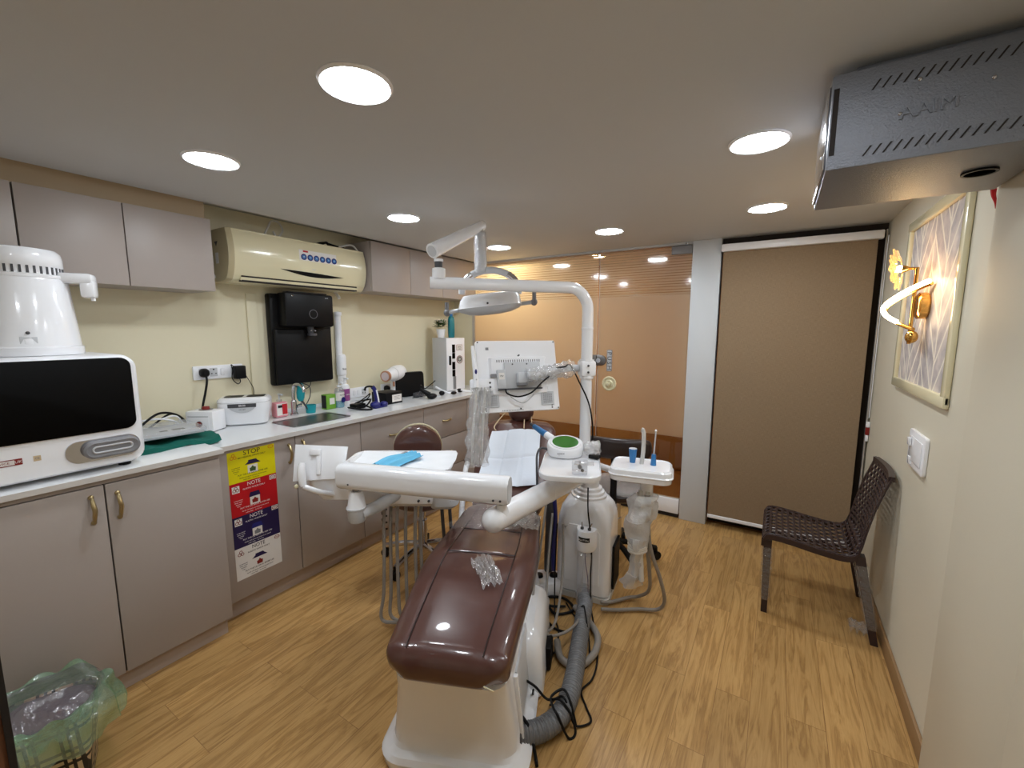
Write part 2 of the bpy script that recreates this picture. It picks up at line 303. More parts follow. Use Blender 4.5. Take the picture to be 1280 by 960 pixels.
B().m('soffit').box((-2.67,Y0,2.068),(-2.64,1.155,2.21)).o('trim_1',kind='structure')  # filler strip above the cupboards, its shade put into the tan colour
B().m('wdark').box((-1.02,.0,0),(-.888,.086,H),.002).m('gap').box((-.888,.079,0),(-.8835,.0864,H)).o('trim_2',kind='structure')
b=B().m('wall').box((XW,YB,0),(-2.615,YB+.06,2.36)).m('ceil').box((-2.615,YB,2.128),(-.58,YB+.06,2.36))
b.m('dark').box((-.39,YB+.03,2.09),(XR,YB+.1,2.36)).m('dark').box((-.39,YB+.1,0),(XR,YB+.14,2.115)); b.o('wall_back',kind='structure')  # blind recess and the gap above it, shade put into the dark colour
B().m('pale').box((-.585,YB-.012,0),(-.392,YB+.1,H),.003).o('trim_3',kind='structure')
b=B().m('alu').box((-2.625,YB-.006,0),(-2.6,YB+.03,2.085)).o('trim_4',kind='structure')
# wall cable trunking beside dispenser
B().m('wall').box((XW,1.44,.935),(XW+.012,1.50,1.72),.002).o('trim_5',kind='structure')
# glass partition (fixed pane) and glass door
def glass(name,x0,x1,label=None):
    t=T(name,None,None,((x0+x1)/2,YB,0)); t['kind']='structure'
    B().m('frost').box((x0,YB+.006,.66),(x1,YB+.016,1.765)).o('frosted_film_pane',t)
    B().m('stripe').box((x0,YB+.006,1.765),(x1,YB+.016,2.128)).o('striped_pane',t)
    B().m('glass').box((x0,YB+.006,.15 if x0>-2 else .02),(x1,YB+.016,.66)).o('clear_pane',t)
    return t
gw=glass('window_1',-2.6,-1.318)
B().m('alu').box((-2.6,YB-.002,0),(-1.318,YB+.028,.02)).o('bottom_channel',gw)
gd=glass('door_1',-1.306,-.588)
B().m('alu').box((-1.3065,YB+.004,.15),(-1.3025,YB+.018,2.08)).o('polished_edge',gd)
b=B().m('white').box((-1.306,YB-.012,.035),(-.592,YB+.034,.155),.003).m('gap').box((-1.306,YB-.004,.006),(-.592,YB+.026,.036)); b.o('bottom_rail',gd)
b=B().m('grey').box((-.735,YB-.012,2.06),(-.588,YB+.034,2.122),.003).m('steel').cyl((-.63,YB+.01,2.122),(-.63,YB+.01,2.14),.014); b.o('pivot_fitting',gd)
b=B().m('steel'); M=BY(-1.30,YB-.006,1.24)
b.prism([(-.075,-.045),(.03,-.045)]+[(.03+.045*math.sin(a),-.045*math.cos(a)) for a in [PI*i/10 for i in range(1,10)]]+[(.03,.045),(-.075,.045)],-.012,.012,M,.002)
b.m('chrome').cyl((-1.285,YB-.018,1.24),(-1.285,YB-.034,1.24),.02); b.m('gap').box((-1.309,YB-.0195,1.2),(-1.304,YB-.0175,1.28)); b.o('lock',gd)
b=B().m('grey').prism(rrect(.046,.178,.006),0,.003,BY(-1.20,YB+.005,1.24),.0008).m('lgrey').prism(rrect(.036,.166,.004),.003,.0036,BY(-1.20,YB+.005,1.24))
b.m('ink')
for i,ch in enumerate('PUSH'): b.text(ch,.05,BY(-1.20,YB+.0012,1.24+.06-.04*i)@MX.Rotation(R(-90),4,'Z'),.0006)
b.o('push_plate',gd)
b=B().m('ivory').lathe([(.06,0),(.063,.006),(.058,.012),(.05,.012),(.046,.004),(.032,.004),(.030,.012),(.024,.014),(.022,.006),(.014,.006),(.014,.03),(.017,.038),(.01,.045),(.001,.046)],(-1.195,YB+.006,1.045),(0,-1,0)); b.o('door_knob',gd)
# corridor beyond
B().m('cfloor').box((-3.4,YB+.06,-.05),(.9,5.3,0)).o('floor_corridor',kind='structure')
B().m('ceil').box((-3.4,YB+.06,2.3),(.9,5.3,2.35)).o('ceiling_corridor',kind='structure')
b=B().m('cwall').box((-3.4,5.3,0),(.9,5.35,2.3)).box((-3.45,YB+.06,0),(-3.4,5.3,2.3)).box((-.3,YB+.15,0),(-.25,5.3,2.3)); b.o('wall_corridor',kind='structure')
tag(B().m('bdark').box((-1.9,4.7,.0),(-.35,5.25,.45),.02).box((-1.9,5.12,.45),(-.35,5.25,.85),.03).o('corridor_bench'),'brown bench in the warm lit corridor beyond the glass door','bench')
# ================================================================== CEILING LIGHTS
def light(x,y,label,em,z=H,grp='round recessed ceiling lights'):
    t=T('ceiling_light',label,'ceiling light',(x,y,z),0,grp)
    B().m('white').lathe([(.083,-.0005),(.096,-.0005),(.096,-.003),(.09,-.009),(.083,-.006)],(x,y,z),seg=40,caps=False).o('rim',t)
    B().m(em).lathe([(.001,-.014),(.04,-.0135),(.065,-.0115),(.078,-.007),(.083,-.001),(.001,-.0009)],(x,y,z),seg=40).o('diffuser',t); return t
l0=light(-1.0,.825,'largest round ceiling light, nearest the camera at the top of the picture','led')
for x,y,lb in [(-1.9,.872,'round ceiling light over the wall cupboards at far left'),(-.105,1.787,'larger round ceiling light left of the grey metal box'),(-1.905,1.875,'round ceiling light in front of the air conditioner'),
 (-.1,2.735,'round ceiling light just in front of the roller blind'),(-1.0,2.83,'round ceiling light in front of the glass door'),(-1.93,2.92,'small round ceiling light behind the dental lamp arm'),
 (-.1,.83,'round ceiling light just outside the picture, in front of the grey metal box'),(-1.0,-.2,'added unseen round ceiling light behind the camera, in the middle row')]:  # the lamp behind the camera is added to lift the front lighting
    dup(l0,(x+1.0,y-.825,0),lb)
for x,y,lb in [(-2.25,3.76,'warm corridor ceiling light beyond the left end of the frosted glass'),(-1.75,4.6,'warm corridor ceiling light beyond the middle of the glass'),]:
    light(x,y,lb,'cled',2.3,'warm corridor ceiling lights')
# ================================================================== CABINETS
def bow(b,M,L=.1,hor=False):     # bow handle along local y, standing off local z
    b.m('brass'); pts=[(0,-L/2,.003),(0,-L*.42,.014),(0,-L*.2,.024),(.002,0,.026),(0,L*.2,.024),(0,L*.42,.014),(0,L/2,.003)]
    b.tube([M@V(p) for p in pts],.006,10,6,rf=lambda t:.0045+.0035*math.sin(PI*t))
    for e in (-1,1): b.ball(tuple(M@V((0,e*L/2,.004))),.009,(1,1,1),u=12,v=8)
    return b
def door(t,x,y0,y1,z0,z1,name='door',hy=None,hz=None,th=.018,hl=.1,hor=False):
    d=B().m('lam').box((x-th,y0+.0015,z0+.0015),(x,y1-.0015,z1-.0015),.0015).o(name,t)
    if hy is not None:
        M=LX(x,hy,hz)
        if hor: M=M@MX.Rotation(R(90),4,'Z')
        bow(B(),M,hl).o('handle',d)
    return d
# near base unit
t=T('base_cabinet','deep base cabinet with two brass handled doors under the steam steriliser','cabinet',(-2.5,.3,0))
B().m('lamd').box((XW+.004,-.6,.085),(-2.215,.937,.92),.001).m('gap').box((-2.2155,-.59,.09),(-2.213,.93,.915)).m('lam').box((-2.214,-.6,.9),(-2.2,.937,.92)).o('carcass',t)
B().m('lamd').box((-2.7,-.6,0),(-2.235,.925,.085)).o('plinth',t)
door(t,-2.195,-.25,.148,.092,.898); door(t,-2.195,.15,.527,.092,.898,hy=.486,hz=.81); door(t,-2.195,.529,.936,.092,.898,hy=.563,hz=.805)
tag(B().m('top').box((XW+.002,-.6,.92),(-2.18,.95,.942),.002).m('topedge').box((-2.181,-.6,.9205),(-2.1785,.95,.9415)).o('worktop'),'white glossy worktop of the nearer, deeper base cabinet','worktop')
# far: sink unit and drawers
XF=-2.29
t=T('base_cabinet','base cabinet under the steel sink, its left door covered by the waste poster','cabinet',(-2.57,1.4,0))
B().m('lamd').box((XW+.004,.955,.1),(XF-.02,1.81,.905)).m('gap').box((XF-.02,.96,.105),(XF-.0185,1.8,.9)).o('carcass',t)
B().m('lamd').box((-2.75,.955,0),(-2.33,1.81,.1)).o('plinth',t)
door(t,XF,.957,1.363,.1,.9,hy=1.325,hz=.808); door(t,XF,1.365,1.811,.1,.9,hy=1.407,hz=.815)
for y0,y1,lb in ((1.813,2.40,'drawer unit right of the sink cabinet, partly behind the brown stool'),(2.402,2.94,'drawer unit below the black bag, with two bow handles in view'),(2.942,3.47,'drawer unit in the far corner by the glass, under the tall steriliser')):
    t=T('drawer_cabinet',lb,'drawers',(-2.57,(y0+y1)/2,0))
    B().m('lamd').box((XW+.004,y0,.1),(XF-.02,y1,.905)).m('gap').box((XF-.02,y0+.005,.105),(XF-.0185,y1-.005,.9)).o('carcass',t)
    B().m('lamd').box((-2.75,y0,0),(-2.33,y1,.1)).o('plinth',t)
    for z0,z1 in ((.617,.9),(.355,.614),(.1,.352)): door(t,XF,y0,y1,z0,z1,'drawer',(y0+y1)/2,(z0+z1)/2,hl=.095,hor=True)
sx0,sx1,sy0,sy1=-2.60,-2.37,1.42,1.79
b=B().m('top').box((XW+.002,.952,.905),(-2.268,sy0,.93)).box((XW+.002,sy1,.905),(-2.268,3.475,.93)).box((XW+.002,sy0,.905),(sx0,sy1,.93)).box((sx1,sy0,.905),(-2.268,sy1,.93))
b.m('topedge').box((-2.269,.952,.9055),(-2.2665,3.475,.9295)); b.m('top').box((XW+.002,.952,.9305),(XW+.012,3.475,.955),.002)
tag(b.o('worktop'),'long white glossy worktop with a sink cut-out along the left wall','worktop')
b=B().m('steel'); rin=lambda w,h,r,z:[(x,y,z) for x,y in rrect(w,h,r,5,(sx0+sx1)/2,(sy0+sy1)/2)]
b.loft([rin(.26,.40,.03,.9305),rin(.26,.40,.03,.9335),rin(.226,.366,.03,.9335),rin(.22,.36,.04,.84),rin(.20,.34,.05,.77),rin(.02,.02,.009,.765)],caps=True)
tag(b.o('sink'),'stainless steel sink basin let into the worktop','sink')
# wall cupboards
XU=-2.574
def wcup(label,ys,z0,z1):
    t=T('wall_cabinet',label,'cabinet',((XW+XU)/2,(ys[0]+ys[-1])/2,z0))
    B().m('lam').box((XW+.001,ys[0]+.001,z0+.001),(XU-.019,ys[-1]-.001,z1)).m('gap').box((XU-.0195,ys[0]+.004,z0+.004),(XU-.0182,ys[-1]-.004,z1-.004)).o('carcass',t)
    for a,c in zip(ys,ys[1:]): 
        B().m('lam').box((XU-.018,a+.002,z0),(XU,c-.002,z1),.001).o('door',t)
wcup('wall cupboard at the left picture edge above the water distiller',[-.3,.078,.459],1.699,2.068)
wcup('pair of wall cupboard doors just left of the air conditioner',[.461,.793,1.152],1.699,2.068)
wcup('row of three wall cupboard doors right of the air conditioner',[2.1975,2.59,2.984,3.475],1.778,2.139)
# ================================================================== AIR CONDITIONER
ay0,ay1=1.25,2.185
def acprof(s=1):
    return [(-2.855,1.79),(-2.80,1.765),(-2.70,1.768),(-2.665,1.78),(-2.652,1.795),(-2.637,1.82),(-2.622,1.87),(-2.616,1.93),(-2.622,1.99),(-2.638,2.05),(-2.66,2.063),(-2.855,2.063)]
def acx(z):
    p=[(1.78,-2.665),(1.795,-2.652),(1.82,-2.637),(1.87,-2.622),(1.93,-2.616),(1.99,-2.622),(2.05,-2.638)]
    for (a,x),(c,y) in zip(p,p[1:]):
        if a<=z<=c: return x+(y-x)*(z-a)/(c-a)
    return -2.64
t=T('air_conditioner','ivory split air conditioner above the black water dispenser','air conditioner',(-2.855,1.7,1.765))
pr=cat([V((x,0,z)) for x,z in acprof()],4)
ring=lambda y,s:[V((-2.74+(p.x+2.74)*s,y,1.915+(p.z-1.915)*s)) for p in pr]
B().m('ivory').loft([ring(ay0+.03,1),ring(ay1-.012,1),ring(ay1,.97)]).o('casing',t)
b=B().m('ivoryd').loft([ring(ay0,.965),ring(ay0+.012,1.004),ring(ay0+.0298,1.004)]); b.m('dgrey').prism([(-.018,.012),(.018,.012),(0,-.014)],0,.001,BY(-2.75,ay0-.0008,1.98)); b.m('lgrey').cbox((-2.75,ay0-.0006,1.90),(.03,.002,.06),0); b.o('side_cover',t)  # side cover in a darker ivory than the casing
b=B().m('gap').box((-2.72,ay0+.07,1.772),(-2.6445,ay1-.07,1.806)); b.o('outlet',t)
B().m('ivory').cbox((0,0,0),(.012,ay1-ay0-.13,.02),.003,MX.Translation(V((-2.648,(ay0+ay1)/2,1.787)))@MX.Rotation(R(25),4,'Y')).o('louver',t)
n=24; b=B().m('black')
up=[(1.55+.43*i/n,1.852+.0*i) for i in range(n+1)]; top=[];bot=[]
for i in range(n+1):
    y=1.54+.45*i/n; f=math.sin(PI*i/n); zt=1.866-.012*(i/n)+.003*f; zb=zt-.026*f-.0008
    top.append(V((acx(zt)+.0035,y,zt))); bot.append(V((acx(zb)+.0035,y,zb)))
b.raw(top+bot+[p-V((.006,0,0)) for p in top+bot],[(i,i+1,n+2+i,n+1+i) for i in range(n)]+[(i+2*n+2,i+1+2*n+2,i+3*n+4,i+3*n+3) for i in range(n)]); b.o('lens_opening',t)  # lens-shaped opening, its dark inside laid on as a black patch of shade
b=B().m('pwh').cbox((0,0,0),(.27,.066,.001),0,LX(acx(1.965)+.0015,1.80,1.968)@MX.Rotation(R(-3),4,'X'))
for i in range(6):
    M=LX(acx(1.958)+.003,1.695+.044*i,1.957)
    b.m('navy').lathe([(.0195,0),(.0195,.0015),(.001,.0015)],M@V((0,0,0)),(1,0,0),20); b.m('blue').lathe([(.012,.0015),(.012,.0022),(.001,.0022)],M@V((0,0,0)),(1,0,0),16)
    b.m('winkm').text(('A1','5','9','24','3','7')[i] if False else 'o',.014,LX(acx(1.958)+.0055,1.695+.044*i,1.959),.0003)
b.m('pred').cbox((0,0,0),(.035,.016,.001),0,LX(acx(1.99)+.003,1.71,1.99)); b.o('sticker',t)
B().m('lgrey').text('ogeneral'[1:4].upper() if False else 'AC',.016,LX(acx(1.885)+.0008,1.765,1.884),.0005,1.3).o('badge',t)
b=B().m('lgrey').cyl((-2.80,1.155,1.80),(-2.80,1.26,1.80),.012).m('black').cyl((-2.80,1.20,1.80),(-2.80,1.215,1.80),.017).m('white').tube([(-2.82,2.06,1.77),(-2.8,2.07,1.74),(-2.79,2.07,1.725)],.012); b.o('drain_pipe',t)
tag(B().m('whose').tube([(-2.70,1.50,2.07),(-2.72,1.535,2.12),(-2.74,1.57,2.165),(-2.75,1.62,2.17),(-2.75,1.645,2.13),(-2.74,1.62,2.09),(-2.72,1.585,2.075),(-2.71,1.56,2.10)],.006).o('cable_loop'),'looped white cable standing up on top of the air conditioner','cable')
tag(B().m('black').tube([(-2.75,1.90,2.075),(-2.74,1.95,2.10),(-2.76,1.99,2.085),(-2.72,2.05,2.08),(-2.74,2.14,2.072)],.008).tube([(-2.76,1.88,2.08),(-2.78,1.96,2.105),(-2.76,2.05,2.09),(-2.76,2.12,2.08)],.006).m('whose').tube([(-2.70,2.02,2.075),(-2.68,2.12,2.10),(-2.675,2.18,2.03),(-2.68,2.193,1.95),(-2.70,2.192,1.87)],.007).o('cable_bundle'),'black and white cables at the right end on top of the air conditioner','cable')
# ================================================================== WATER DISPENSER
t=T('water_dispenser','black wall mounted water purifier hanging above the sink','water dispenser',(-2.82,1.77,1.125))
b=B().m('black').box((XW+.001,1.555,1.125),(-2.80,2.0,1.73),.015).box((-2.80,1.565,1.13),(-2.775,1.975,1.50),.01); b.o('tank',t)
B().m('black').box((-2.80,1.60,1.515),(-2.70,1.955,1.735),.016).m('dgrey').box((-2.79,1.64,1.7355),(-2.72,1.92,1.744),.003).o('head',t)
b=B().m('grey').lathe([(.0275,0),(.03,0),(.03,.0015),(.0275,.0015)],(-2.70,1.795,1.60),(1,0,0),32,False); b.o('ring_light',t)
b=B().m('chrome').ball((-2.699,1.65,1.715),.008).m('lgrey').text('pure',.012,LX(-2.6995,1.90,1.712),.0004); b.o('badge',t)
b=B().m('dgrey').cyl((-2.75,1.80,1.515),(-2.75,1.80,1.47),.022,.017).cyl((-2.735,1.80,1.47),(-2.735,1.80,1.455),.03,.03).m('chrome').ball((-2.722,1.785,1.488),.006).ball((-2.722,1.815,1.488),.006); b.o('spout',t)
# pipe / filter at right of dispenser
t=T('water_filter','slim white cylindrical water filter fixed upright right of the black dispenser','filter',(-2.825,2.08,1.09))
B().m('white').cyl((-2.8355,2.08,1.30),(-2.8355,2.08,1.60),.024).lathe([(.024,1.60),(.027,1.60),(.027,1.625),(.01,1.63)],(-2.83,2.08,0)).o('tube',t)
B().m('white').lathe([(.02,1.09),(.031,1.10),(.031,1.15),(.036,1.155),(.036,1.29),(.03,1.305),(.024,1.31)],(-2.823,2.085,0)).m('ink').text('flow',.02,LX(-2.786,2.085,1.20),.0003).o('filter_housing',t)
# ================================================================== COUNTER ITEMS
# autoclave
t=T('autoclave','large white steam steriliser with black glass front at the left picture edge','steriliser',(-2.45,.36,.942))
body=[(x,.0) for x in ()]
M=LX(-2.74,.36,1.178)          # local x=Y, y=Z, z=+X depth
rr=rrect(.64,.44,.05,6)
b=B().m('white').loft([[M@V((x*.98,y*.98,0)) for x,y in rr],[M@V((x,y,.02)) for x,y in rr],[M@V((x,y,.475)) for x,y in rr],[M@V((x*.985,y*.98,.51)) for x,y in rr],[M@V((x*.955,y*.94,.522)) for x,y in rr]]); b.o('housing',t)
B().m('bgloss').prism(rrect(.60,.285,.035,6,-.006,.067),.5225,.528,M,.001).o('door_glass',t)
c=(.208,-.140)
b=B().m('chrome').loft([[M@V((x,y,.518)) for x,y in rrect(.225,.088,.043,8,c[0]-.02,c[1]-.002)],[M@V((x,y,.526)) for x,y in rrect(.22,.084,.041,8,c[0]-.02,c[1]-.002)],[M@V((x,y,.5255)) for x,y in rrect(.19,.06,.029,8,c[0]-.005,c[1])]]); b.o('handle_recess',t)
b=B().m('grey').loft([[M@V((x,y,.52)) for x,y in rrect(.17,.066,.032,8,*c)],[M@V((x,y,.545)) for x,y in rrect(.17,.066,.032,8,*c)],[M@V((x,y,.55)) for x,y in rrect(.155,.052,.025,8,*c)],[M@V((x,y,.546)) for x,y in rrect(.12,.026,.012,8,*c)]]); b.m('lgrey').loft([[M@V((x,y,.546)) for x,y in rrect(.124,.03,.0145,8,*c)],[M@V((x,y,.5505)) for x,y in rrect(.12,.026,.0125,8,*c)],[M@V((x,y,.5505)) for x,y in rrect(.114,.02,.0095,8,*c)],[M@V((x,y,.546)) for x,y in rrect(.11,.016,.0075,8,*c)]],caps=False); b.o('door_handle',t)
b=B().m('dred').prism(rrect(.095,.022,.001),.521,.523,M@MX.Translation(V((-.075,-.137,0)))).m('pwh').prism(rrect(.088,.016,.001),.523,.5234,M@MX.Translation(V((-.075,-.137,0)))).m('dred').prism(rrect(.018,.018,.001),.5234,.5238,M@MX.Translation(V((-.037,-.137,0))))
b.text('MED DEVICE',.0105,M@MX.Translation(V((-.09,-.137,.5235))),.0002,1.1).m('winkm').text('UK',.013,M@MX.Translation(V((-.037,-.137,.524))),.0002).m('tan').prism(rrect(.019,.019,.001),.521,.523,M@MX.Translation(V((.008,-.136,0)))).m('grey').text('CE',.01,M@MX.Translation(V((.008,-.136,.5232))),.0002); b.o('rating_label',t)
for y in (.12,.62):
    for x in (-2.66,-2.28): B().m('black').cyl((x,y,.9425),(x,y,.965),.02,.022).o('foot',t)
# distiller
dc=(-2.47,.432); z0=1.3995
t=T('water_distiller','white water distiller with a vented lid standing on the steam steriliser','distiller',(*dc,z0))
B().m('gwhite').lathe([(.15,0),(.152,.006),(.152,.03),(.146,.035),(.128,.28),(.124,.29)],(*dc,z0),seg=48).o('tank',t)
b=B().m('gwhite').lathe([(.126,.29),(.126,.302),(.117,.304),(.117,.332),(.119,.335),(.119,.365),(.116,.385),(.105,.397),(.08,.402),(.001,.403)],(*dc,z0),seg=48); b.o('lid',t)
b=B().m('dgrey')
for i in range(40):
    a=2*PI*i/40; b.cbox((0,0,0),(.004,.007,.027),0,MX.Translation(V((dc[0]+.1165*math.cos(a),dc[1]+.1165*math.sin(a),z0+.318)))@MX.Rotation(a,4,'Z'))
b.o('vent_slots',t)
M=rz(62,(dc[0],dc[1],z0)); b=B().m('gwhite').cbox((.15,0,.298),(.12,.07,.04),.012,M).cbox((.19,0,.26),(.045,.06,.075),.012,M).cyl(M@V((.20,0,.225)),M@V((.20,0,.212)),.007); b.o('spout',t)
M=rz(-10,(dc[0],dc[1],z0)); b=B().m('lgrey').cbox((.1415,0,.055),(.004,.045,.03),.0015,M).m('white').cbox((.144,0,.052),(.003,.02,.018),.001,M).m('dgrey').ball(M@V((.143,0,.085)),.006); b.o('power_switch',t)
# green cloth with tray
t=T('instrument_tray','flat clear lidded tray lying on a folded green cloth beside the steriliser','tray',(-2.56,.84,.942))
n0=random.random()
tag(B().m('green').grid(lambda u,v:(-2.37-.33*u+.012*math.sin(9*v),.69+.33*v+.02*math.sin(5*u),.9615+.006*math.sin(13*v+3*u)+.006*NZ.noise(V((u*6,v*6,2)))),18,18,.022).o('green_cloth'),'dark green cloth folded flat under the clear tray','cloth')
M=rz(-4,(-2.56,.85,.986)); B().m('lgrey').cbox((0,0,.008),(.27,.27,.012),.004,M).m('dgrey').cbox((.02,.06,.0148),(.03,.05,.002),0,M).cbox((.02,-.0,.0148),(.02,.03,.002),0,M).o('base',t)
B().m('bottle').cbox((0,0,.022),(.285,.285,.022),.004,M).o('lid',t)
tag(B().m('black').tube([(-2.60,.66,.947),(-2.66,.74,.952),(-2.70,.82,1.02),(-2.73,.90,1.06),(-2.76,.98,1.04),(-2.78,1.03,.99),(-2.79,1.08,.95)],.006).tube([(-2.62,.67,.947),(-2.69,.78,.952),(-2.72,.86,1.0),(-2.75,.95,1.045),(-2.78,1.01,1.02),(-2.8,1.06,.95)],.005).m('white').tube([(-2.74,.80,1.03),(-2.72,.88,1.035),(-2.70,.93,1.025),(-2.72,.97,1.0),(-2.75,1.0,.95)],.005).tube([(-2.72,.9,1.03),(-2.71,.96,1.04),(-2.74,1.0,1.0),(-2.76,1.02,.95)],.004).o('cable_bundle'),'black and white cables heaped behind the green cloth','cable')
# red-button box
M=rz(31,(-2.725,1.112,.93)); t=T('bead_steriliser','small white box with two red buttons, plugged into the wall socket','appliance',(-2.725,1.112,.93))
B().m('white').cbox((0,0,.06),(.15,.105,.112),.004,M).o('case',t)
B().m('lgrey').cbox((-.005,-.0535,.088),(.115,.004,.006),.001,M).m('white').cbox((-.005,-.053,.05),(.118,.002,.07),.001,M).o('front_plate',t)
b=B().m('dred').cyl(M@V((0,-.054,.045)),M@V((0,-.064,.045)),.014).m('steel').cyl(M@V((0,-.053,.045)),M@V((0,-.057,.045)),.017); b.o('indicator_lamp',t)
B().m('steel').lathe([(.034,.116),(.034,.119),(.001,.119)],M@V((-.005,.012,0))).m('dred').cyl(M@V((-.005,.012,.119)),M@V((-.005,.012,.134)),.02,.017).o('lid_knob',t)
for sx in (-1,1):
    for sy in (-1,1): B().m('black').cyl(M@V((sx*.062,sy*.04,.0005)),M@V((sx*.062,sy*.04,.006)),.007).o('foot',t)
# ultrasonic cleaner
M=rz(52,(-2.72,1.325,.93)); t=T('ultrasonic_cleaner','white ultrasonic cleaner with grey control panel and smoked lid windows','ultrasonic cleaner',(-2.735,1.325,.93))
rg=lambda w,d,z,r:[M@V((x,y,z)) for x,y in rrect(w,d,r,6)]
B().m('gwhite').loft([rg(.22,.12,.004,.04),rg(.24,.14,.012,.045),rg(.268,.165,.09,.05),rg(.272,.17,.10,.05),rg(.272,.17,.135,.05),rg(.27,.168,.138,.05)]).o('body',t)
b=B().m('gwhite').loft([rg(.27,.168,.139,.05),rg(.274,.172,.142,.05),rg(.27,.166,.155,.05),rg(.24,.135,.166,.03)]); ld=b.o('lid',t)
b=B().m('bgloss')
for s in (-1,1): b.prism(rrect(.095,.085,.015,4,s*.058,.012),.1645,.168,M,.001)
b.o('lid_window',ld)
MF=M@MX.Translation(V((0,-.0852,.105)))@MX.Rotation(R(90),4,'X')
b=B().m('lgrey').prism([(-.075,.03),(.075,.03)]+[(.075*math.cos(a),.03-.055*math.sin(a)) for a in [PI*i/16 for i in range(1,16)]],-.002,.003,MF,.001).m('dgrey').prism(rrect(.145,.022,.002,3,0,.018),.003,.0045,MF).m('winkm').text('88:88',.016,MF@MX.Translation(V((0,.018,.0046))),.0003).m('ink').text('ON SET',.01,MF@MX.Translation(V((0,-.006,.003))),.0003); b.o('control_panel',t)
# wall sockets
def socket(label,y0,y1,z0,z1,items):
    t=T('socket_board',label,'socket',(XW,(y0+y1)/2,z0)); M=LX(XW,(y0+y1)/2,(z0+z1)/2); w=y1-y0; h=z1-z0
    B().m('white').prism(rrect(w,h,.006),.0005,.012,M,.002).o('plate',t)
    for kx,kind in items:
        if kind=='s': b=B().m('lgrey').prism(rrect(.04,h*.62,.002),.0125,.0145,M@MX.Translation(V((kx,0,0)))); b.m('black').cyl(M@V((kx,.016,.0145)),M@V((kx,.016,.0152)),.0045).cyl(M@V((kx-.011,-.008,.0145)),M@V((kx-.011,-.008,.0152)),.0035).cyl(M@V((kx+.011,-.008,.0145)),M@V((kx+.011,-.008,.0152)),.0035); b.o('outlet',t)
        else: B().m('gwhite').cbox((kx,0,.015),(.022,h*.5,.006),.002,M@MX.Rotation(R(4),4,'X')).o('switch',t)
    return t
socket('white socket board left of the dispenser, with two black plugs in it',1.118,1.388,1.205,1.285,[(-.085,'s'),(-.03,'s'),(.018,'k'),(.085,'s')])
socket('white socket board just above the worktop behind the blue gadget',2.172,2.352,.957,1.035,[(-.055,'k'),(-.015,'k'),(.04,'s')])
socket('white socket board half hidden behind the white x-ray gun',2.485,2.66,.957,1.035,[(-.04,'s'),(.05,'k')])
t=T('power_plug','black three pin plug in the left socket, its lead going to the red buttoned box','plug',(XW+.015,1.168,1.245))
B().m('black').loft([[LX(XW+.0155,1.168,1.245)@V((x*s,y*s,z)) for x,y in rrect(.046,.05,.02,5)] for s,z in ((1,0),(1.05,.012),(.9,.03),(.6,.04))]).o('plug_body',t)
B().m('black').tube([(-2.82,1.168,1.235),(-2.805,1.166,1.20),(-2.80,1.15,1.13),(-2.79,1.13,1.07),(-2.775,1.115,1.02),(-2.772,1.125,.98)],.006).o('cord',t)
t=T('power_adapter','black square power adapter in the right end of the socket board','adapter',(XW+.015,1.35,1.2))
B().m('black').box((XW+.0145,1.325,1.195),(XW+.06,1.385,1.275),.006).o('adapter_body',t)
B().m('black').tube([(-2.81,1.32,1.27),(-2.81,1.305,1.285),(-2.82,1.315,1.25),(-2.82,1.31,1.20),(-2.815,1.335,1.165),(-2.82,1.355,1.175),(-2.815,1.35,1.195)],.0025).tube([(-2.82,1.385,1.22),(-2.82,1.41,1.17),(-2.825,1.432,1.12),(-2.83,1.43,1.06),(-2.84,1.42,.958)],.0022).o('cord',t)
t=T('power_plug','round black plug in the socket behind the x-ray gun','plug',(XW+.015,2.53,.996)); B().m('black').lathe([(.024,0),(.027,.01),(.022,.03),(.01,.042)],(XW+.0155,2.532,.996),(1,0,0)).o('plug_body',t)
# soap bottle
t=T('soap_bottle','clear pump bottle of pink soap with a red label behind the sink','bottle',(-2.735,1.54,.93))
B().m('pink').box((-2.765,1.497,.931),(-2.705,1.583,1.03),.012).o('bottle_body',t); B().m('pwh').box((-2.7055,1.505,.945),(-2.7042,1.575,1.022)).m('red').box((-2.7043,1.54,.95),(-2.7035,1.573,1.018)).m('ink').box((-2.7043,1.512,.995),(-2.7036,1.545,1.012)).o('bottle_label',t)
B().m('bottle').cyl((-2.735,1.54,1.03),(-2.735,1.54,1.045),.016).m('lgrey').cyl((-2.735,1.54,1.045),(-2.735,1.54,1.075),.005).cbox((-2.72,1.54,1.079),(.045,.014,.01),.003).o('pump',t)
# faucet
t=T('faucet','chrome swan neck tap behind the sink below the black dispenser','tap',(-2.715,1.625,.93))
B().m('chrome').lathe([(.026,0),(.026,.01),(.018,.02),(.018,.09),(.014,.1)],(-2.715,1.625,.9305)).tube([(-2.715,1.625,1.02),(-2.715,1.625,1.10),(-2.70,1.628,1.135),(-2.66,1.635,1.14),(-2.625,1.64,1.12),(-2.615,1.642,1.09)],.011,12).o('spout',t)
B().m('chrome').cyl((-2.715,1.645,.985),(-2.715,1.675,.99),.012).cyl((-2.715,1.675,.99),(-2.70,1.685,1.03),.006,.005).o('handle',t)
t=T('scrub_brush','teal long handled brush leaning on the tap over the sink edge','brush',(-2.69,1.70,.93))
B().m('teal').lathe([(.012,0),(.024,.02),(.026,.06),(.02,.105),(.008,.12)],(-2.703,1.668,1.02),(0,.05,1)).o('brush_head',t); B().m('dgrey').cyl((-2.70,1.67,1.03),(-2.69,1.715,.948),.006).o('handle',t)
tag(B().m('teal').lathe([(.03,0),(.036,.055),(.033,.055),(.027,.004)],(-2.70,1.735,.9305)).o('cup'),'small teal cup standing beside the tap','cup')
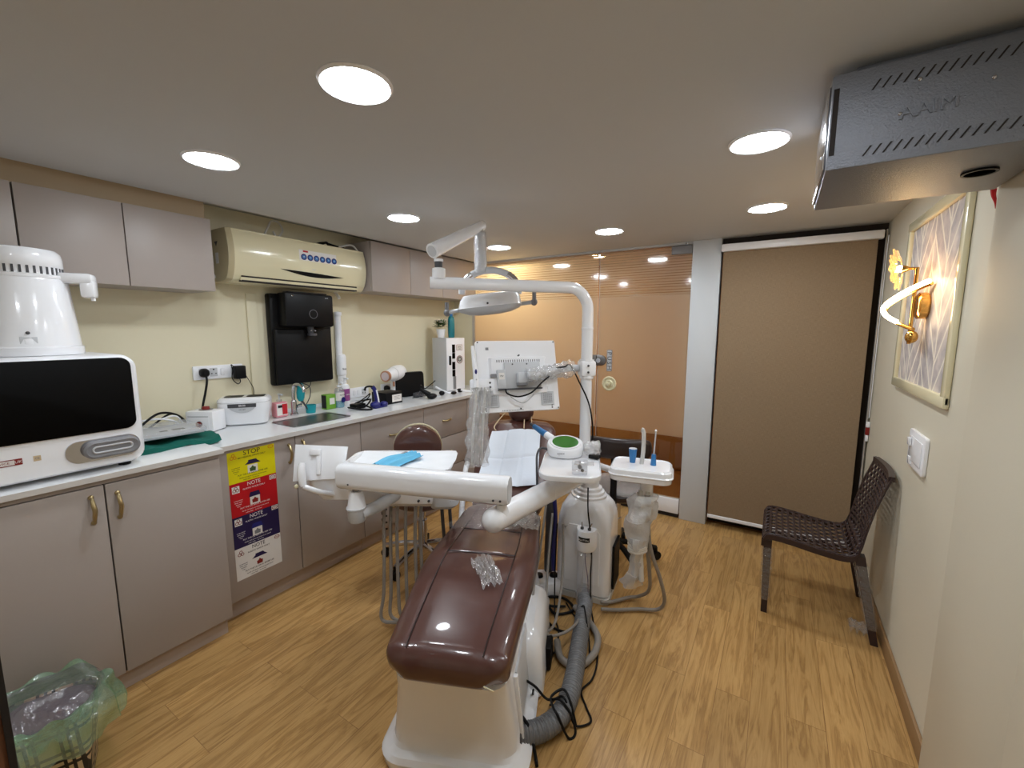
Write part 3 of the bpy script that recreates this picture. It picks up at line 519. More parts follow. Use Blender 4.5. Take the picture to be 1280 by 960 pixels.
tag(B().m('dgrey').tube([(-2.8,1.70,1.13),(-2.79,1.72,1.06),(-2.80,1.73,.99),(-2.83,1.72,.958)],.004).tube([(-2.82,1.74,1.13),(-2.79,1.79,1.10),(-2.80,1.80,1.03),(-2.83,1.78,.958)],.003).tube([(-2.80,1.67,1.13),(-2.77,1.70,1.10),(-2.79,1.76,1.085),(-2.80,1.80,1.10),(-2.81,1.82,1.13)],.003).o('water_tube'),'thin grey water tubes hanging from the black dispenser','tube')
# green box, bottles
t=T('sanitizer_box','small green carton beside the clear soap bottle at the sink','box',(-2.72,1.895,.93)); B().m('lime').box((-2.755,1.855,.9305),(-2.695,1.93,1.035),.002).o('carton',t); B().m('pwh').box((-2.6955,1.88,.965),(-2.6942,1.92,1.01)).m('ink').box((-2.7,1.8535,.94),(-2.75,1.8552,1.03)).o('carton_label',t)
def pump(x,y,r,h,body,lab,label,liq=None):
    t=T('pump_bottle',label,'bottle',(x,y,.93)); z=.9305
    B().m(body).lathe([(r*.9,0),(r,.006),(r,h*.68),(r*.8,h*.76),(r*.38,h*.8),(r*.38,h*.84)],(x,y,z),seg=24).o('bottle_body',t)
    if liq: B().m(liq).lathe([(r*.85,.004),(r*.93,.01),(r*.93,h*.25),(.001,h*.25)],(x,y,z)).o('liquid',t)
    b=B().m(lab).lathe([(r*1.012,h*.18 if not liq else h*.3),(r*1.012,h*.62)],(x,y,z),caps=False)
    if not liq: b.m('pwh').text('care',.018,LX(x+r*1.03,y,z+h*.42),.0004)
    else: b.m('navy').lathe([(.02,0),(.02,.002),(.001,.002)],(x+r*1.02,y+.006,z+h*.32),(1,.2,0)).m('ink').text('hand rub',.012,LX(x+r*1.04,y,z+h*.52),.0004)
    b.o('bottle_label',t)
    B().m('white').cyl((x,y,z+h*.82),(x,y,z+h*.88),r*.5).cyl((x,y,z+h*.88),(x,y,z+h*.97),.005).cbox((x+.014,y+.004,z+h*.985),(.05,.016,.012),.004).o('pump',t)
pump(-2.70,1.965,.034,.185,'bottle','pwh','clear pump bottle of blue hand rub beside the green carton','bluliq')
pump(-2.745,2.045,.036,.205,'white','purple','taller white pump bottle with a purple label below the water filter')
# cables pile & curing light charger
tag(B().m('black').tube([(-2.60,1.96,.94),(-2.52,1.94,.945),(-2.44,1.98,.937),(-2.42,2.02,.937),(-2.48,2.03,.95),(-2.57,2.0,.96),(-2.6,2.06,.97),(-2.54,2.10,.985),(-2.47,2.05,.99),(-2.46,2.0,.96),(-2.52,1.97,.94),(-2.58,2.02,.94)],.006).tube([(-2.6,2.02,.955),(-2.56,2.08,1.0),(-2.53,2.1,1.03),(-2.52,2.07,1.0),(-2.55,2.02,.96)],.004).box((-2.60,1.97,.9305),(-2.53,2.06,.965),.006).o('cable_bundle'),'heap of black cable and adapter lying right of the sink','cable')
t=T('curing_light','navy blue curing light standing upright in its charging base','curing light',(-2.47,2.12,.93))
B().m('navy').ball((-2.46,2.085,.955),.035,(1,1.1,.7)).ball((-2.45,2.155,.952),.03,(1,1,.72)).box((-2.49,2.06,.9305),(-2.43,2.175,.945),.006).o('charging_base',t)
B().m('navy').tube([(-2.475,2.115,.95),(-2.48,2.115,1.0),(-2.485,2.105,1.06),(-2.49,2.09,1.085)],.015,12).m('white').tube([(-2.459,2.117,.96),(-2.465,2.118,1.0),(-2.47,2.109,1.06)],.006,8).o('handpiece',t)
B().m('black').tube([(-2.49,2.09,1.085),(-2.49,2.06,1.09),(-2.49,2.03,1.085),(-2.485,2.02,1.065)],.007,8).o('light_tip',t)
t=T('black_box','low black box with a white label in front of the x-ray gun','box',(-2.56,2.29,.93)); B().m('black').box((-2.645,2.21,.9305),(-2.485,2.375,1.02),.004).o('case',t); B().m('pwh').box((-2.4855,2.27,.944),(-2.4838,2.365,1.0)).m('grey').box((-2.4838,2.29,.985),(-2.4834,2.345,.988)).box((-2.4838,2.29,.975),(-2.4834,2.335,.978)).box((-2.4838,2.29,.962),(-2.4834,2.35,.965)).o('paper_label',t)
# xray gun
t=T('xray_gun','white handheld dental x-ray gun with a pink copper ringed muzzle','x-ray unit',(-2.71,2.5,.93)); A0=V((-2.65,2.355,1.125)); A1=V((-2.735,2.62,1.14)); d=(A1-A0).normalized()
B().m('white').lathe([(.04,.02),(.046,.04),(.05,.1),(.056,.12),(.062,.15),(.065,.2),(.06,.25),(.045,.275),(.02,.285)],A0,d).o('barrel',t)
B().m('copper').lathe([(.036,0),(.044,.002),(.044,.022),(.036,.022)],A0,d,32).o('muzzle_ring',t); B().m('amber').lathe([(.001,-.001),(.034,-.001),(.034,.01)],A0,d,24).o('muzzle_lens',t); B().m('lgrey').lathe([(.0575,.112),(.0575,.121)],A0,d,caps=False).o('seam_ring',t)
B().m('white').loft([[V((-2.705,2.50,.931+h))+V((x*s,y*s,0)) for x,y in rrect(.05,.06,.02)] for s,h in ((1.25,0),(1.2,.02),(.95,.05),(.9,.12),(1.05,.17))]).m('copper').box((-2.685,2.462,1.03),(-2.672,2.478,1.07),.004).o('grip',t)
# black bag
t=T('zip_case','upright black zipped case leaning behind the x-ray gun','case',(-2.67,2.63,.93)); M=fr((-2.665,2.625,1.035),(.26,.965,0),(-.06,.02,1))
B().m('black').loft([[M@V((x*s,y*s,z)) for x,y in rrect(.27,.205,.025,5)] for s,z in ((.96,-.035),(1,-.025),(1,.02),(.96,.032))]).o('case_body',t); B().m('dgrey').loft([[M@V((x,y,z)) for x,y in rrect(.273,.208,.026,5)] for z in (-.004,.0)],caps=False).o('zip',t)
tag(B().m('dgrey').ball((-2.55,2.60,.953),.022,(1,1.6,1),nz=.6).ball((-2.56,2.66,.955),.024,(1,1.4,1),nz=.6).tube([(-2.54,2.56,.94),(-2.53,2.6,.95),(-2.5,2.66,.945),(-2.53,2.70,.97)],.006).o('cable_bundle'),'dark cable lying at the foot of the black zipped case','cable')
t=T('camera_mouse','black handset with a cord lying on the worktop before the black case','handset',(-2.43,2.62,.93))
B().m('black').ball((-2.40,2.62,.953),.032,(1.1,1.5,.72)).tube([(-2.41,2.60,.965),(-2.44,2.58,.99),(-2.47,2.565,1.01)],.018,10,rf=lambda t:.024-.01*t).o('handset_body',t); B().m('black').tube([(-2.47,2.565,1.01),(-2.5,2.6,1.04),(-2.53,2.68,1.0),(-2.54,2.75,1.02),(-2.55,2.83,1.05)],.004).o('cord',t)
b=B().m('white').tube([(-2.52,2.80,1.0),(-2.46,2.83,.965),(-2.42,2.88,.945),(-2.41,2.95,.944),(-2.45,3.0,.95)],.009).m('black').ball((-2.45,2.80,.952),.025,(1,1,.8)).ball((-2.40,2.90,.945),.022,(1,1.4,.65))
tag(b.o('loupe'),'white curved headband with black pads lying left of the tall steriliser','loupe')
b=B().m('white').tube([(-2.40,3.0,.96),(-2.36,3.05,.945),(-2.33,3.12,.938)],.008).m('black').ball((-2.43,3.02,.95),.025,(1.2,1,.7)); tag(b.o('cable_clip'),'small white and black lead end in front of the tall steriliser','cable')
# tall steriliser
t=T('uv_cabinet','tall cream cabinet with black front windows in the far corner of the worktop','cabinet',(-2.65,3.13,.93)); M=rz(-8,(-2.65,3.13,.93))
B().m('lgrey').cbox((0,0,.2465),(.19,.225,.485),.004,M).o('case',t)
b=B().m('white').cbox((.1005,0,.2465),(.012,.225,.485),.003,M); d=b.o('door',t)
F=M@fr((.1067,0,0),(0,1,0),(0,0,1)); b=B().m('bgloss')
for z0,z1 in ((.355,.43),(.30,.352),(.20,.27),(.135,.195)): b.prism(rrect(.035,z1-z0,.002,2,-.03,(z0+z1)/2),0,.003,F)
b.o('window_slots',d); B().m('black').prism(rrect(.018,.085,.005,4,-.078,.285),0,.012,F,.002).o('handle',d)
b=B().m('grey').prism(rrect(.032,.12,.002,2,-.022,.075),0,.004,F).m('dred').prism(rrect(.075,.055,.008,4,.045,.40),0,.0015,F).m('pwh').prism(rrect(.071,.051,.007,4,.045,.40),.0015,.0018,F).m('ink').text('UV-C',.018,F@MX.Translation(V((.045,.405,.0018))),.0003).text('chamber',.01,F@MX.Translation(V((.045,.388,.0018))),.0003)
b.m('dred').lathe([(.037,0),(.037,.002),(.033,.002)],F@V((.045,.288,0)),F.to_3x3()@V((0,0,1)),28).m('pwh').lathe([(.033,.0021),(.001,.0021)],F@V((.045,.288,0)),F.to_3x3()@V((0,0,1)),28).m('ink').lathe([(.022,.0022),(.022,.003),(.015,.003),(.015,.0022)],F@V((.045,.293,0)),F.to_3x3()@V((0,0,1)),20,False); b.o('door_labels',d)
# plant and teal bottle on it
t=T('potted_flowers','small white pot of cream flowers on top of the tall cream cabinet','plant',(-2.70,3.10,1.42)); zz=1.4205
B().m('white').lathe([(.03,0),(.032,.004),(.042,.075),(.044,.08),(.036,.08)],(-2.70,3.09,zz)).o('pot',t)
b=B().m('leaf'); f=B().m('petal')
for i in range(46):
    a=random.uniform(0,2*PI); e=random.uniform(.0,1.3); r=.075; p=V((-2.70+r*math.cos(a)*math.cos(e),3.09+r*math.sin(a)*math.cos(e),zz+.10+.07*math.sin(e))); q=V((-2.70,3.09,zz+.09))
    dr=(p-q).normalized(); s=dr.cross(V((0,0,1))).normalized()*.011; b.raw([q+dr*.03,p-dr*.02+s,p+dr*.012,p-dr*.02-s],[(0,1,2,3)])
for a in range(9):
    t0=2*PI*a/9; p=V((-2.70+.045*math.cos(t0)*(a%3>0),3.09+.045*math.sin(t0)*(a%3>0),zz+.145+.02*(a%2)))
    for k in range(6): f.ball(tuple(p+V((.011*math.cos(k*PI/3),.011*math.sin(k*PI/3),.0))),.009,(1,1,.5),u=8,v=6)
b.o('leaves',t,solid=.0008); f.o('blossoms',t)
t=T('teal_vase','slim teal glass vase beside the potted flowers','vase',(-2.64,3.18,1.42)); B().m('tealgl').lathe([(.026,0),(.03,.005),(.033,.06),(.032,.17),(.024,.195),(.018,.2),(.014,.2)],(-2.645,3.175,zz)).o('glass_body',t); B().m('blue').lathe([(.014,.2),(.016,.215),(.016,.245),(.008,.255)],(-2.645,3.175,zz)).m('white').lathe([(.0165,.22),(.0165,.235)],(-2.645,3.175,zz),caps=False).o('stopper',t)
# ================================================================== WASTE POSTER
t=T('waste_poster','four colour medical waste poster on the left sink cabinet door','poster',(XF,1.127,.2)); yy0,yy1=1.008,1.244; zs=[.886,.722,.545,.377,.205]
cols=[('yel','ink','STOP'),('pred','winkm','NOTE'),('pnav','winkm','NOTE'),('pwh','ink','NOTE')]
for i,(c,ik,hd) in enumerate(cols):
    z1,z0=zs[i],zs[i+1]; yc=(yy0+yy1)/2; M=LX(XF+.0003,yc,(z0+z1)/2); h=z1-z0
    p=B().m(c).cbox((0,0,.0006),(yy1-yy0,h,.0008),0,M).o('poster_panel',t,label={'yel':'yellow panel headed STOP','pred':'red panel','pnav':'navy panel','pwh':'white panel'}[c])
    L=M@MX.Translation(V((0,0,.0011))); b=B().m(ik); b.text(hd,.034 if i==0 else .028,L@MX.Translation(V((0,h*.40,0))),.0002,1.05 if i==0 else .9)
    b.text('BIO-MEDICAL WASTE ONLY' if i==0 else 'PLASTIC WASTE ONLY',.011,L@MX.Translation(V((.0,h*.27,0))),.0002)
    b2=B().m(ik)
    for q in range(4): b2.text(('contaminated','items, soiled','dressings','linen')[q],.0075,L@MX.Translation(V((-.082,h*(-.02-.06*q),0))),.0002)
    b2.o('side_text',p)
    b.text('PUT THE LID BACK AFTER USE',.011,L@MX.Translation(V((.0,h*-.28,0))),.0002); b.text('handle with gloves and keep the bin closed',.0078,L@MX.Translation(V((0,h*-.37,0))),.0002); b.text('collect daily  -  do not mix',.0075,L@MX.Translation(V((-.01,h*-.44,0))),.0002)
    b.o('lettering',p); b=B(); b.m('pnav' if i!=2 else 'navy').prism([(-.038,.03),(.042,.03),(.025,.044),(.02,.052),(-.02,.052),(-.02,.044)] if i in (0,3) else [(-.03,.025),(.03,.025),(.022,.05),(-.022,.05)],0,.0003,L@MX.Translation(V((0,-.028,0))))
    b.m('pwh').prism(rrect(.05,.042,.001,2,0,-.024),0,.0003,L)
    b.m({0:'leaf',1:'dred',2:'grey',3:'dred'}[i]).prism([(-.014,-.038),(.014,-.038),(.016,-.02),(.006,-.016),(0,-.008),(-.008,-.018),(-.015,-.02)],.0003,.0005,L)
    if i in (1,2):
        B().m('pwh').prism(rrect(.036,.036,.001,2,-.09,.055),0,.0002,L).o('emblem_backing',p); B().m('pwh').prism(rrect(.034,.024,.001,2,.098,.07),0,.0002,L).o('emblem_backing',p)
    b.o('pictogram',p); b=B()
    b.m('orange' if i==0 else 'dred')
    for k in range(3):
        a=R(90+120*k); cx,cy=-.09+.0085*math.cos(a),.055+.0085*math.sin(a)
        b.loft([[L@V((cx+r*math.cos(w),cy+r*math.sin(w),.0004)) for w in [2*PI*j/14 for j in range(14)]] for r in (.0085,.0055)],caps=False)
    b.loft([[L@V((.098+r*1.5*math.cos(w),.07+r*math.sin(w),.0005)) for w in [2*PI*j/16 for j in range(16)]] for r in (.01,.0075)],caps=False).text('IMA',.008,L@MX.Translation(V((.098,.07,.0004))),.0002)
    b.o('emblems',p)
# ================================================================== RIGHT SIDE: blind, panel, lamp, switch
t=T('roller_blind','tan roller blind drawn down over the window right of the white pillar','blind',(.06,3.47,.07))
B().m('white').box((-.388,3.425,2.045),(.495,3.48,2.095),.006).o('cassette',t)
B().m('blind').box((-.376,3.46,.098),(.472,3.4625,2.05)).o('fabric',t); B().m('white').box((-.378,3.454,.072),(.474,3.468,.098),.003).o('hem_bar',t)
b=B().m('alu').box((.506,3.45,.03),(.513,3.478,2.1),.002).o('side_channel',t); B().m('white').cyl((.514,3.43,2.06),(.514,3.43,.95),.0022,seg=8).o('pull_cord',t)
B().m('dred').box((.503,3.42,.84),(.521,3.445,.89),.003).m('white').box((.503,3.42,.89),(.521,3.445,.925),.003).box((.505,3.42,.80),(.519,3.445,.84),.003).o('cord_tensioner',t)
# wall panel (trim moulding + wallpaper)
t=T('wall_panel','cream framed wallpaper panel with a pale herringbone pattern on the right wall','wall panel',(XR,2.467,1.225)); py0,py1,pz0,pz1=2.06,2.875,1.222,2.01
B().m('panel').box((XR-.004,py0+.04,pz0+.04),(XR-.0005,py1-.04,pz1-.04)).o('wallpaper',t)
def mould(a,c):
    b=B().m('ivory'); lo=[min(a[i],c[i]) for i in range(3)]; hi=[max(a[i],c[i]) for i in range(3)]; return b.box(lo,hi,.006)
for a,c in (((XR-.02,py0,pz0),(XR-.0005,py1,pz0+.045)),((XR-.02,py0,pz1-.045),(XR-.0005,py1,pz1)),((XR-.019,py0,pz0+.01),(XR-.0005,py0+.045,pz1-.01)),((XR-.019,py1-.045,pz0+.01),(XR-.0005,py1,pz1-.01))): mould(a,c).o('moulding',t)
# lamp
ly=2.46; xp=XR-.0045
t=T('wall_lamp','gold wall lamp with a crystal flower and a glowing spiral, on the wallpaper panel','wall lamp',(xp,ly,1.6))
B().m('gold').lathe([(.05,0),(.055,.006),(.055,.03),(.045,.036),(.03,.036)],(xp-.0003,ly,1.60),(-1,0,0),36).o('backplate',t)
B().m('gold').box((xp-.052,ly-.008,1.44),(xp-.04,ly+.008,1.76),.002).o('stem',t)
sp=[]
for i in range(41):
    u=i/40; a=R(-40+250*u); sp.append((xp-.055-.065*math.sin(PI*u)**.8,ly+.12*math.cos(a)*1.0*(1-.25*u)-.01,1.685-.185*u))
spc=[(xp-.02,ly-.09,1.69),(xp-.06,ly-.02,1.665),(xp-.10,ly+.05,1.63),(xp-.125,ly+.085,1.595),(xp-.115,ly+.08,1.56),(xp-.085,ly+.03,1.53),(xp-.05,ly-.04,1.505)]
B().m('wled').tube([V(p)+V((-.004,-.006,.004)) for p in spc[:6]],.009,10,8).o('spiral_tube',t); B().m('gold').tube([V(p)+V((.006,.004,-.004)) for p in spc],.008,10,8).o('spiral_backing',t)
B().m('gold').tube([(xp-.046,ly,1.75),(xp-.052,ly+.02,1.757),(xp-.07,ly+.035,1.76)],.006).lathe([(.006,0),(.012,.008),(.016,.02)],(xp-.065,ly+.03,1.76),(-.8,.45,0)).m('gold').ball((xp-.045,ly-.03,1.47),.022,(1,1,1.2)).o('lamp_arm',t)
fc=V((xp-.085,ly+.035,1.762)); fd=V((-.8,.35,-.1)).normalized(); e1=fd.cross(V((0,0,1))).normalized(); e2=e1.cross(fd)
b=B().m('crystal')
for ringr,nn,tilt,sz in ((.064,10,.35,.026),(.036,8,.7,.02)):
    for k in range(nn):
        a=2*PI*k/nn; rd=e1*math.cos(a)+e2*math.sin(a); p=fc+rd*ringr+fd*tilt*.03; tg=fd.cross(rd)
        b.loft([[p+rd*sz*(-1)+tg*.004+fd*o_ ,p+rd*(-sz)-tg*.004+fd*o_,p+rd*.2*sz-tg*sz*.8+fd*(o_+.006),p+rd*sz-tg*.004+fd*(o_+.01),p+rd*sz+tg*.004+fd*(o_+.01),p+rd*.2*sz+tg*sz*.8+fd*(o_+.006)] for o_ in (0,.004)])
b.o('crystal_flower',t,ang=20); B().m('bulb').ball(tuple(fc+fd*.012),.014).o('bulb',t)
# wall switch
t=T('switch_plate','white double switch plate on the right wall above the brown chair','switch',(XR,2.335,.92)); M=RX(XR,2.335,1.003)
B().m('white').prism(rrect(.235,.155,.012),.0005,.014,M,.003).o('plate',t); B().m('gwhite').prism(rrect(.18,.1,.006),.014,.017,M,.001).o('inner_frame',t)
for q in (-.05,.03): B().m('gwhite').cbox((-.065+.0,q,.02),(.03,.034,.01),.003,M@MX.Rotation(R(5),4,'X')).o('rocker',t)
# grey metal box
bx0,bx1,by0,by1,bz0,bz1=.07,.493,1.383,1.81,1.896,2.118
t=T('metal_box','grey hammered metal housing hung under the ceiling at top right','metal box',(.28,1.6,bz0))
b=B().m('hammer').box((bx0,by0,bz0),(bx1,by1,bz1),.004); b.o('housing',t)
MB=lambda x,z:BY(x,by0-.0004,z)
for row,(zc) in enumerate((2.075,1.928)):
    b=B().m('gap')
    for k in range(17):
        x=.155+.0188*k-(.0 if row==0 else .006)
        b.prism([(-.009,-.011),(-.005,-.011),(.009,.011),(.005,.011)],0,.0008,MB(x,zc+.0018*k*.3))
    b.o('vent_slots',t)
B().m('gap').box((bx0+.004,by0-.0012,1.93),(bx0+.015,by0+.001,2.085)).o('end_slot',t)
b=B().m('hammer').text('AAIM',.043,MB(.252,2.0)@MX.Rotation(R(3),4,'Z')@MX.Shear('XZ',4,(.0,0)),.0015,1.0); b.o('embossed_name',t)
for x,z in ((.232,2.065),(.203,1.998),(.352,2.035)): B().m('chrome').ball((x,by0-.001,z),.0045,(1,.6,1)).o('screw',t)
b=B().m('gap').lathe([(.03,0),(.001,0)],(.40,1.585,bz0-.0008),(0,0,1)).m('black').lathe([(.028,-.001),(.034,-.001),(.034,-.006),(.028,-.006)],(.40,1.585,bz0),(0,0,1),caps=False).o('cable_grommet',t)
b=B().m('chrome').box((bx0-.006,by0+.03,bz0+.012),(bx0-.0005,by1-.02,bz1-.012),.002).m('lgrey').ball((bx0-.006,by0+.06,bz0+.05),.005); b.o('end_plate',t)
B().m('hammer').box((.12,by0+.05,bz1+.0005),(.45,by1-.05,H-.0005)).o('ceiling_bracket',t)
tag(B().m('red').tube([(.505,1.865,1.91),(.508,1.87,1.893),(.515,1.872,1.872),(.517,1.873,1.855)],.004,8,rf=lambda q:.0075-.006*q).o('red_tassel'),'short red ribbon hanging on the right wall just under the metal box','ribbon')
# ================================================================== DENTAL CHAIR
TH=R(22.7); ua=V((-math.sin(TH),math.cos(TH),0)); sa=V((math.cos(TH),math.sin(TH),0)); OC=V((-.81,.885,0))
def U(u,v,z): return OC+ua*u+sa*v+V((0,0,z))
def interp(st,t):
    for a,c in zip(st,st[1:]):
        if t<=c[0]: k=(t-a[0])/(c[0]-a[0]); return [x+(y-x)*k for x,y in zip(a,c)]
    return list(st[-1])
def cushion(b,path,hw,th,groove=None,cross=(),er=.07,n=44,N=64,ex=.42):
    P=cat([V((0,u,z)) for u,z in path],12); L=[0]
    for a,c in zip(P,P[1:]): L.append(L[-1]+(c-a).length)
    tot=L[-1]
    def at(s):
        s=min(max(s,0),tot)
        for i in range(len(L)-1):
            if s<=L[i+1]+1e-9:
                k=(s-L[i])/(L[i+1]-L[i]); p=P[i].lerp(P[i+1],k); t=(P[i+1]-P[i]).normalized(); return p,t
        return P[-1],(P[-1]-P[-2]).normalized()
    ss=sorted(set([er*(1-math.cos(PI/2*k/7)) for k in range(8)]+[tot-er*(1-math.cos(PI/2*k/7)) for k in range(8)]+[er+(tot-2*er)*k/n for k in range(n+1)]))
    rings=[]
    for s in ss:
        p,t=at(s); nrm=V((0,-t.z,t.y)); d=min(s,tot-s); q=math.sqrt(max(0,1-(1-min(d/er,1))**2)); q=max(q,.03)
        w=interp(hw,s/tot)[1]-er*1.1*(1-q); h=interp(th,s/tot)[1]*q; ring=[]
        for i in range(N):
            a=2*PI*i/N; ca,sn=math.cos(a),math.sin(a); x=w*math.copysign(abs(ca)**ex,ca); y=h/2*math.copysign(abs(sn)**ex,sn)
            if sn>0:
                y+=.012*(1-(x/w)**2)*q
                if groove: y-=.007*q*(math.exp(-((abs(x)-groove*w)/.006)**2))
                for cr in cross:
                    if abs(x)<(groove or 1)*w: y-=.007*math.exp(-((s/tot-cr)*tot/.006)**2)
            c=p+nrm*(y-h/2*(1 if True else 0)+ (h/2-interp(th,s/tot)[1]/2)); ring.append(U(c.y,x,c.z))
        rings.append(ring)
    return b.loft(rings)
seatp=[(0,.455),(.06,.485),(.2,.508),(.5,.535),(.75,.525),(1.0,.525),(1.14,.545)]
def topz(u):
    P=cat([V((0,a,c)) for a,c in seatp],12)
    for p,q in zip(P,P[1:]):
        if p.y<=u<=q.y: return p.z+(q.z-p.z)*(u-p.y)/(q.y-p.y)
    return .53
t=T('dental_chair','brown leatherette dental chair on a glossy white base, in the middle of the room','dental chair',U(.55,0,0),TH)
seatp=[(0,.455),(.06,.485),(.2,.508),(.5,.535),(.75,.525),(1.0,.525),(1.14,.545)]
cushion(B().m('leather'),seatp,[(0,.2),(.12,.21),(.45,.238),(.6,.238),(.9,.215),(1,.185)],[(0,.125),(.3,.115),(1,.10)],.62,(.50,.72),.085,n=90).o('seat',t,ang=50)
backp=[(1.10,.50),(1.22,.545),(1.40,.635),(1.6,.765),(1.80,.885)]
cushion(B().m('leather'),backp,[(0,.17),(.2,.225),(.6,.26),(.88,.25),(1,.2)],[(0,.09),(1,.075)],None,(),.07).o('backrest',t,ang=50)
b=B().m('leather').ball(tuple(U(1.80,0,.93)),.095,(1,.8,.85)); b.o('headrest',t); B().m('steel').cbox((0,0,0),(.05,.16,.008),0,MX.Translation(U(1.85,0,.915))@MX.Rotation(TH,4,'Z')@MX.Rotation(R(32),4,'X')).o('headrest_bar',t)
def ub(z,u0,u1,v0,v1,r,n=6): return [U((u0+u1)/2+y,(v0+v1)/2+x,z) for x,y in rrect(v1-v0,u1-u0,r,n)]
b=B().m('gwhite').loft([ub(.0,.075,1.12,-.262,.262,.09),ub(.035,.07,1.125,-.267,.267,.09),ub(.052,.08,1.115,-.255,.255,.085),ub(.062,.10,1.1,-.235,.235,.075),ub(.075,.108,1.09,-.226,.226,.07),ub(.13,.112,1.07,-.22,.22,.065),ub(.30,.085,1.0,-.195,.2,.06),ub(.372,.06,.98,-.185,.195,.055),ub(.385,.08,.96,-.165,.175,.05)]); b.o('base',t,ang=30)
b=B().m('gwhite').loft([ub(.02,.42,.86,.10,.285,.05),ub(.20,.42,.86,.10,.277,.05),ub(.25,.45,.84,.11,.262,.05),ub(.275,.50,.80,.13,.235,.04)]); b.o('side_cover',t)
b=B().m('lgrey'); MS=fr(U(.33,.2175,.215),ua,(0,0,1))
b.cbox(tuple(U(.36,.212,.20)),(.012,.26,.20),.003,MX.Translation(U(.36,.212,.2))@MX.Rotation(TH,4,'Z')@MX.Rotation(R(-6),4,'Y')@MX.Translation(-U(.36,.212,.2))).m('gwhite').cbox((0,0,0),(.016,.02,.24),.004,MX.Translation(U(.205,.219,.19))@MX.Rotation(TH,4,'Z')@MX.Rotation(R(-6),4,'Y')); b.o('side_panel',t)
b=B().m('dgrey').loft([ub(.385,.25,.95,-.14,.14,.04),ub(.44,.25,.95,-.14,.14,.04)]); b.o('seat_frame',t)
b=B().m('white').tube([U(1.12,-.245,.43),U(1.2,-.26,.5),U(1.35,-.275,.66),U(1.62,-.285,.70),U(1.70,-.28,.69)],.016,12).m('leather').tube([U(1.38,-.275,.685),U(1.5,-.28,.71),U(1.66,-.285,.715)],.024,12); b.o('armrest',t)
bc=B().m('paper').cyl(U(.055,.16,.44),U(.053,.163,.442),.001)
def seamtube(f,n):
    B().m('bleather').tube([f(i/n) for i in range(n+1)],.0022,6,2).o('seam',t)
def sw(q): return interp([(0,.2),(.12,.21),(.45,.238),(.6,.238),(.9,.215),(1,.185)],q)[1]
def stz(u): return topz(u)+.0075
for sg in (-1,1): seamtube(lambda k:U(.055+1.0*k,sg*.62*sw(.05+.9*k),stz(.055+1.0*k)),30)
seamtube(lambda k:U(.565,(k*2-1)*.62*.238,stz(.565)+.003),10)
seamtube(lambda k:U(.80,(k*2-1)*.62*.225,stz(.80)+.003),10)
b=B().m('ivory').tube([U(.012,.138,.428),U(.004,.155,.430),U(.012,.168,.417)],.0022,6,0); b.o('edge_stitch',t)
def scrap(name,label,uc,vc,w,l,seed,h=.03,m='film2',back=False,rot=0):
    def f(a,c):
        x=(a-.5)*w; y=(c-.5)*l; x,y=x*math.cos(rot)-y*math.sin(rot),x*math.sin(rot)+y*math.cos(rot); k=NZ.noise(V((a*4+seed,c*4,seed)))
        e=1+.35*NZ.noise(V((a*3,c*3+seed,seed+4)))
        return U(uc+y*e,vc+x*e,topz(uc+y*e)+.018+h*abs(k)+.0)
    return tag(B().m(m).grid(f,22,22).o(name,ang=25),label,'plastic wrap')
scrap('plastic_wrap','crumpled scrap of clear plastic lying on the middle of the brown chair seat',.42,.06,.085,.19,3.1,.05,rot=.5)
scrap('plastic_wrap','loose clear plastic sheet near the top of the chair seat under the arm',.93,-.02,.36,.26,8.2,.03,'filmleg')
scrap('plastic_wrap','clear plastic on the right edge of the seat beside the white swing arm',.9,.15,.14,.16,5.2,.05,'film2')
# bib on the backrest
def bz(u):
    P=cat([V((0,a,c)) for a,c in backp],12)
    for p,q in zip(P,P[1:]):
        if p.y<=u<=q.y: return p.z+(q.z-p.z)*(u-p.y)/(q.y-p.y)
    return P[-1].z if u>P[-1].y else P[0].z
def bibf(a,c):
    v=(a-.5)*.345*(1.06-.12*c); u=1.27+.40*c+.03*(a-.5); cr=-.005*(math.exp(-((a-.33)/.02)**2)+math.exp(-((a-.68)/.02)**2)+math.exp(-((c-.5)/.02)**2))
    return U(u-.018,v-.01,bz(u)+.024+cr+.005*math.sin(7*a+4*c))
tag(B().m('bib').grid(bibf,36,36,.0012).o('bib',ang=20),'creased white paper bib laid over the chair backrest','bib')
t=T('bib_clip_cord','thin orange cord with clips holding the white bib at its top corners','cord',U(1.75,0,.9))
B().m('tan').tube([bibf(.08,1)+V((0,0,.006)),bibf(.03,1)+ua*.05+V((0,0,.03)),U(1.83,-.1,.93)],.004).tube([bibf(.66,1)+V((0,0,.006)),bibf(.64,1)+ua*.06+V((0,0,.035)),U(1.86,.02,.95)],.004).tube([bibf(.93,1)+V((0,0,.006)),bibf(.9,1)+ua*.04-sa*.03+V((0,0,.03)),U(1.84,.07,.95)],.003).o('cord',t)
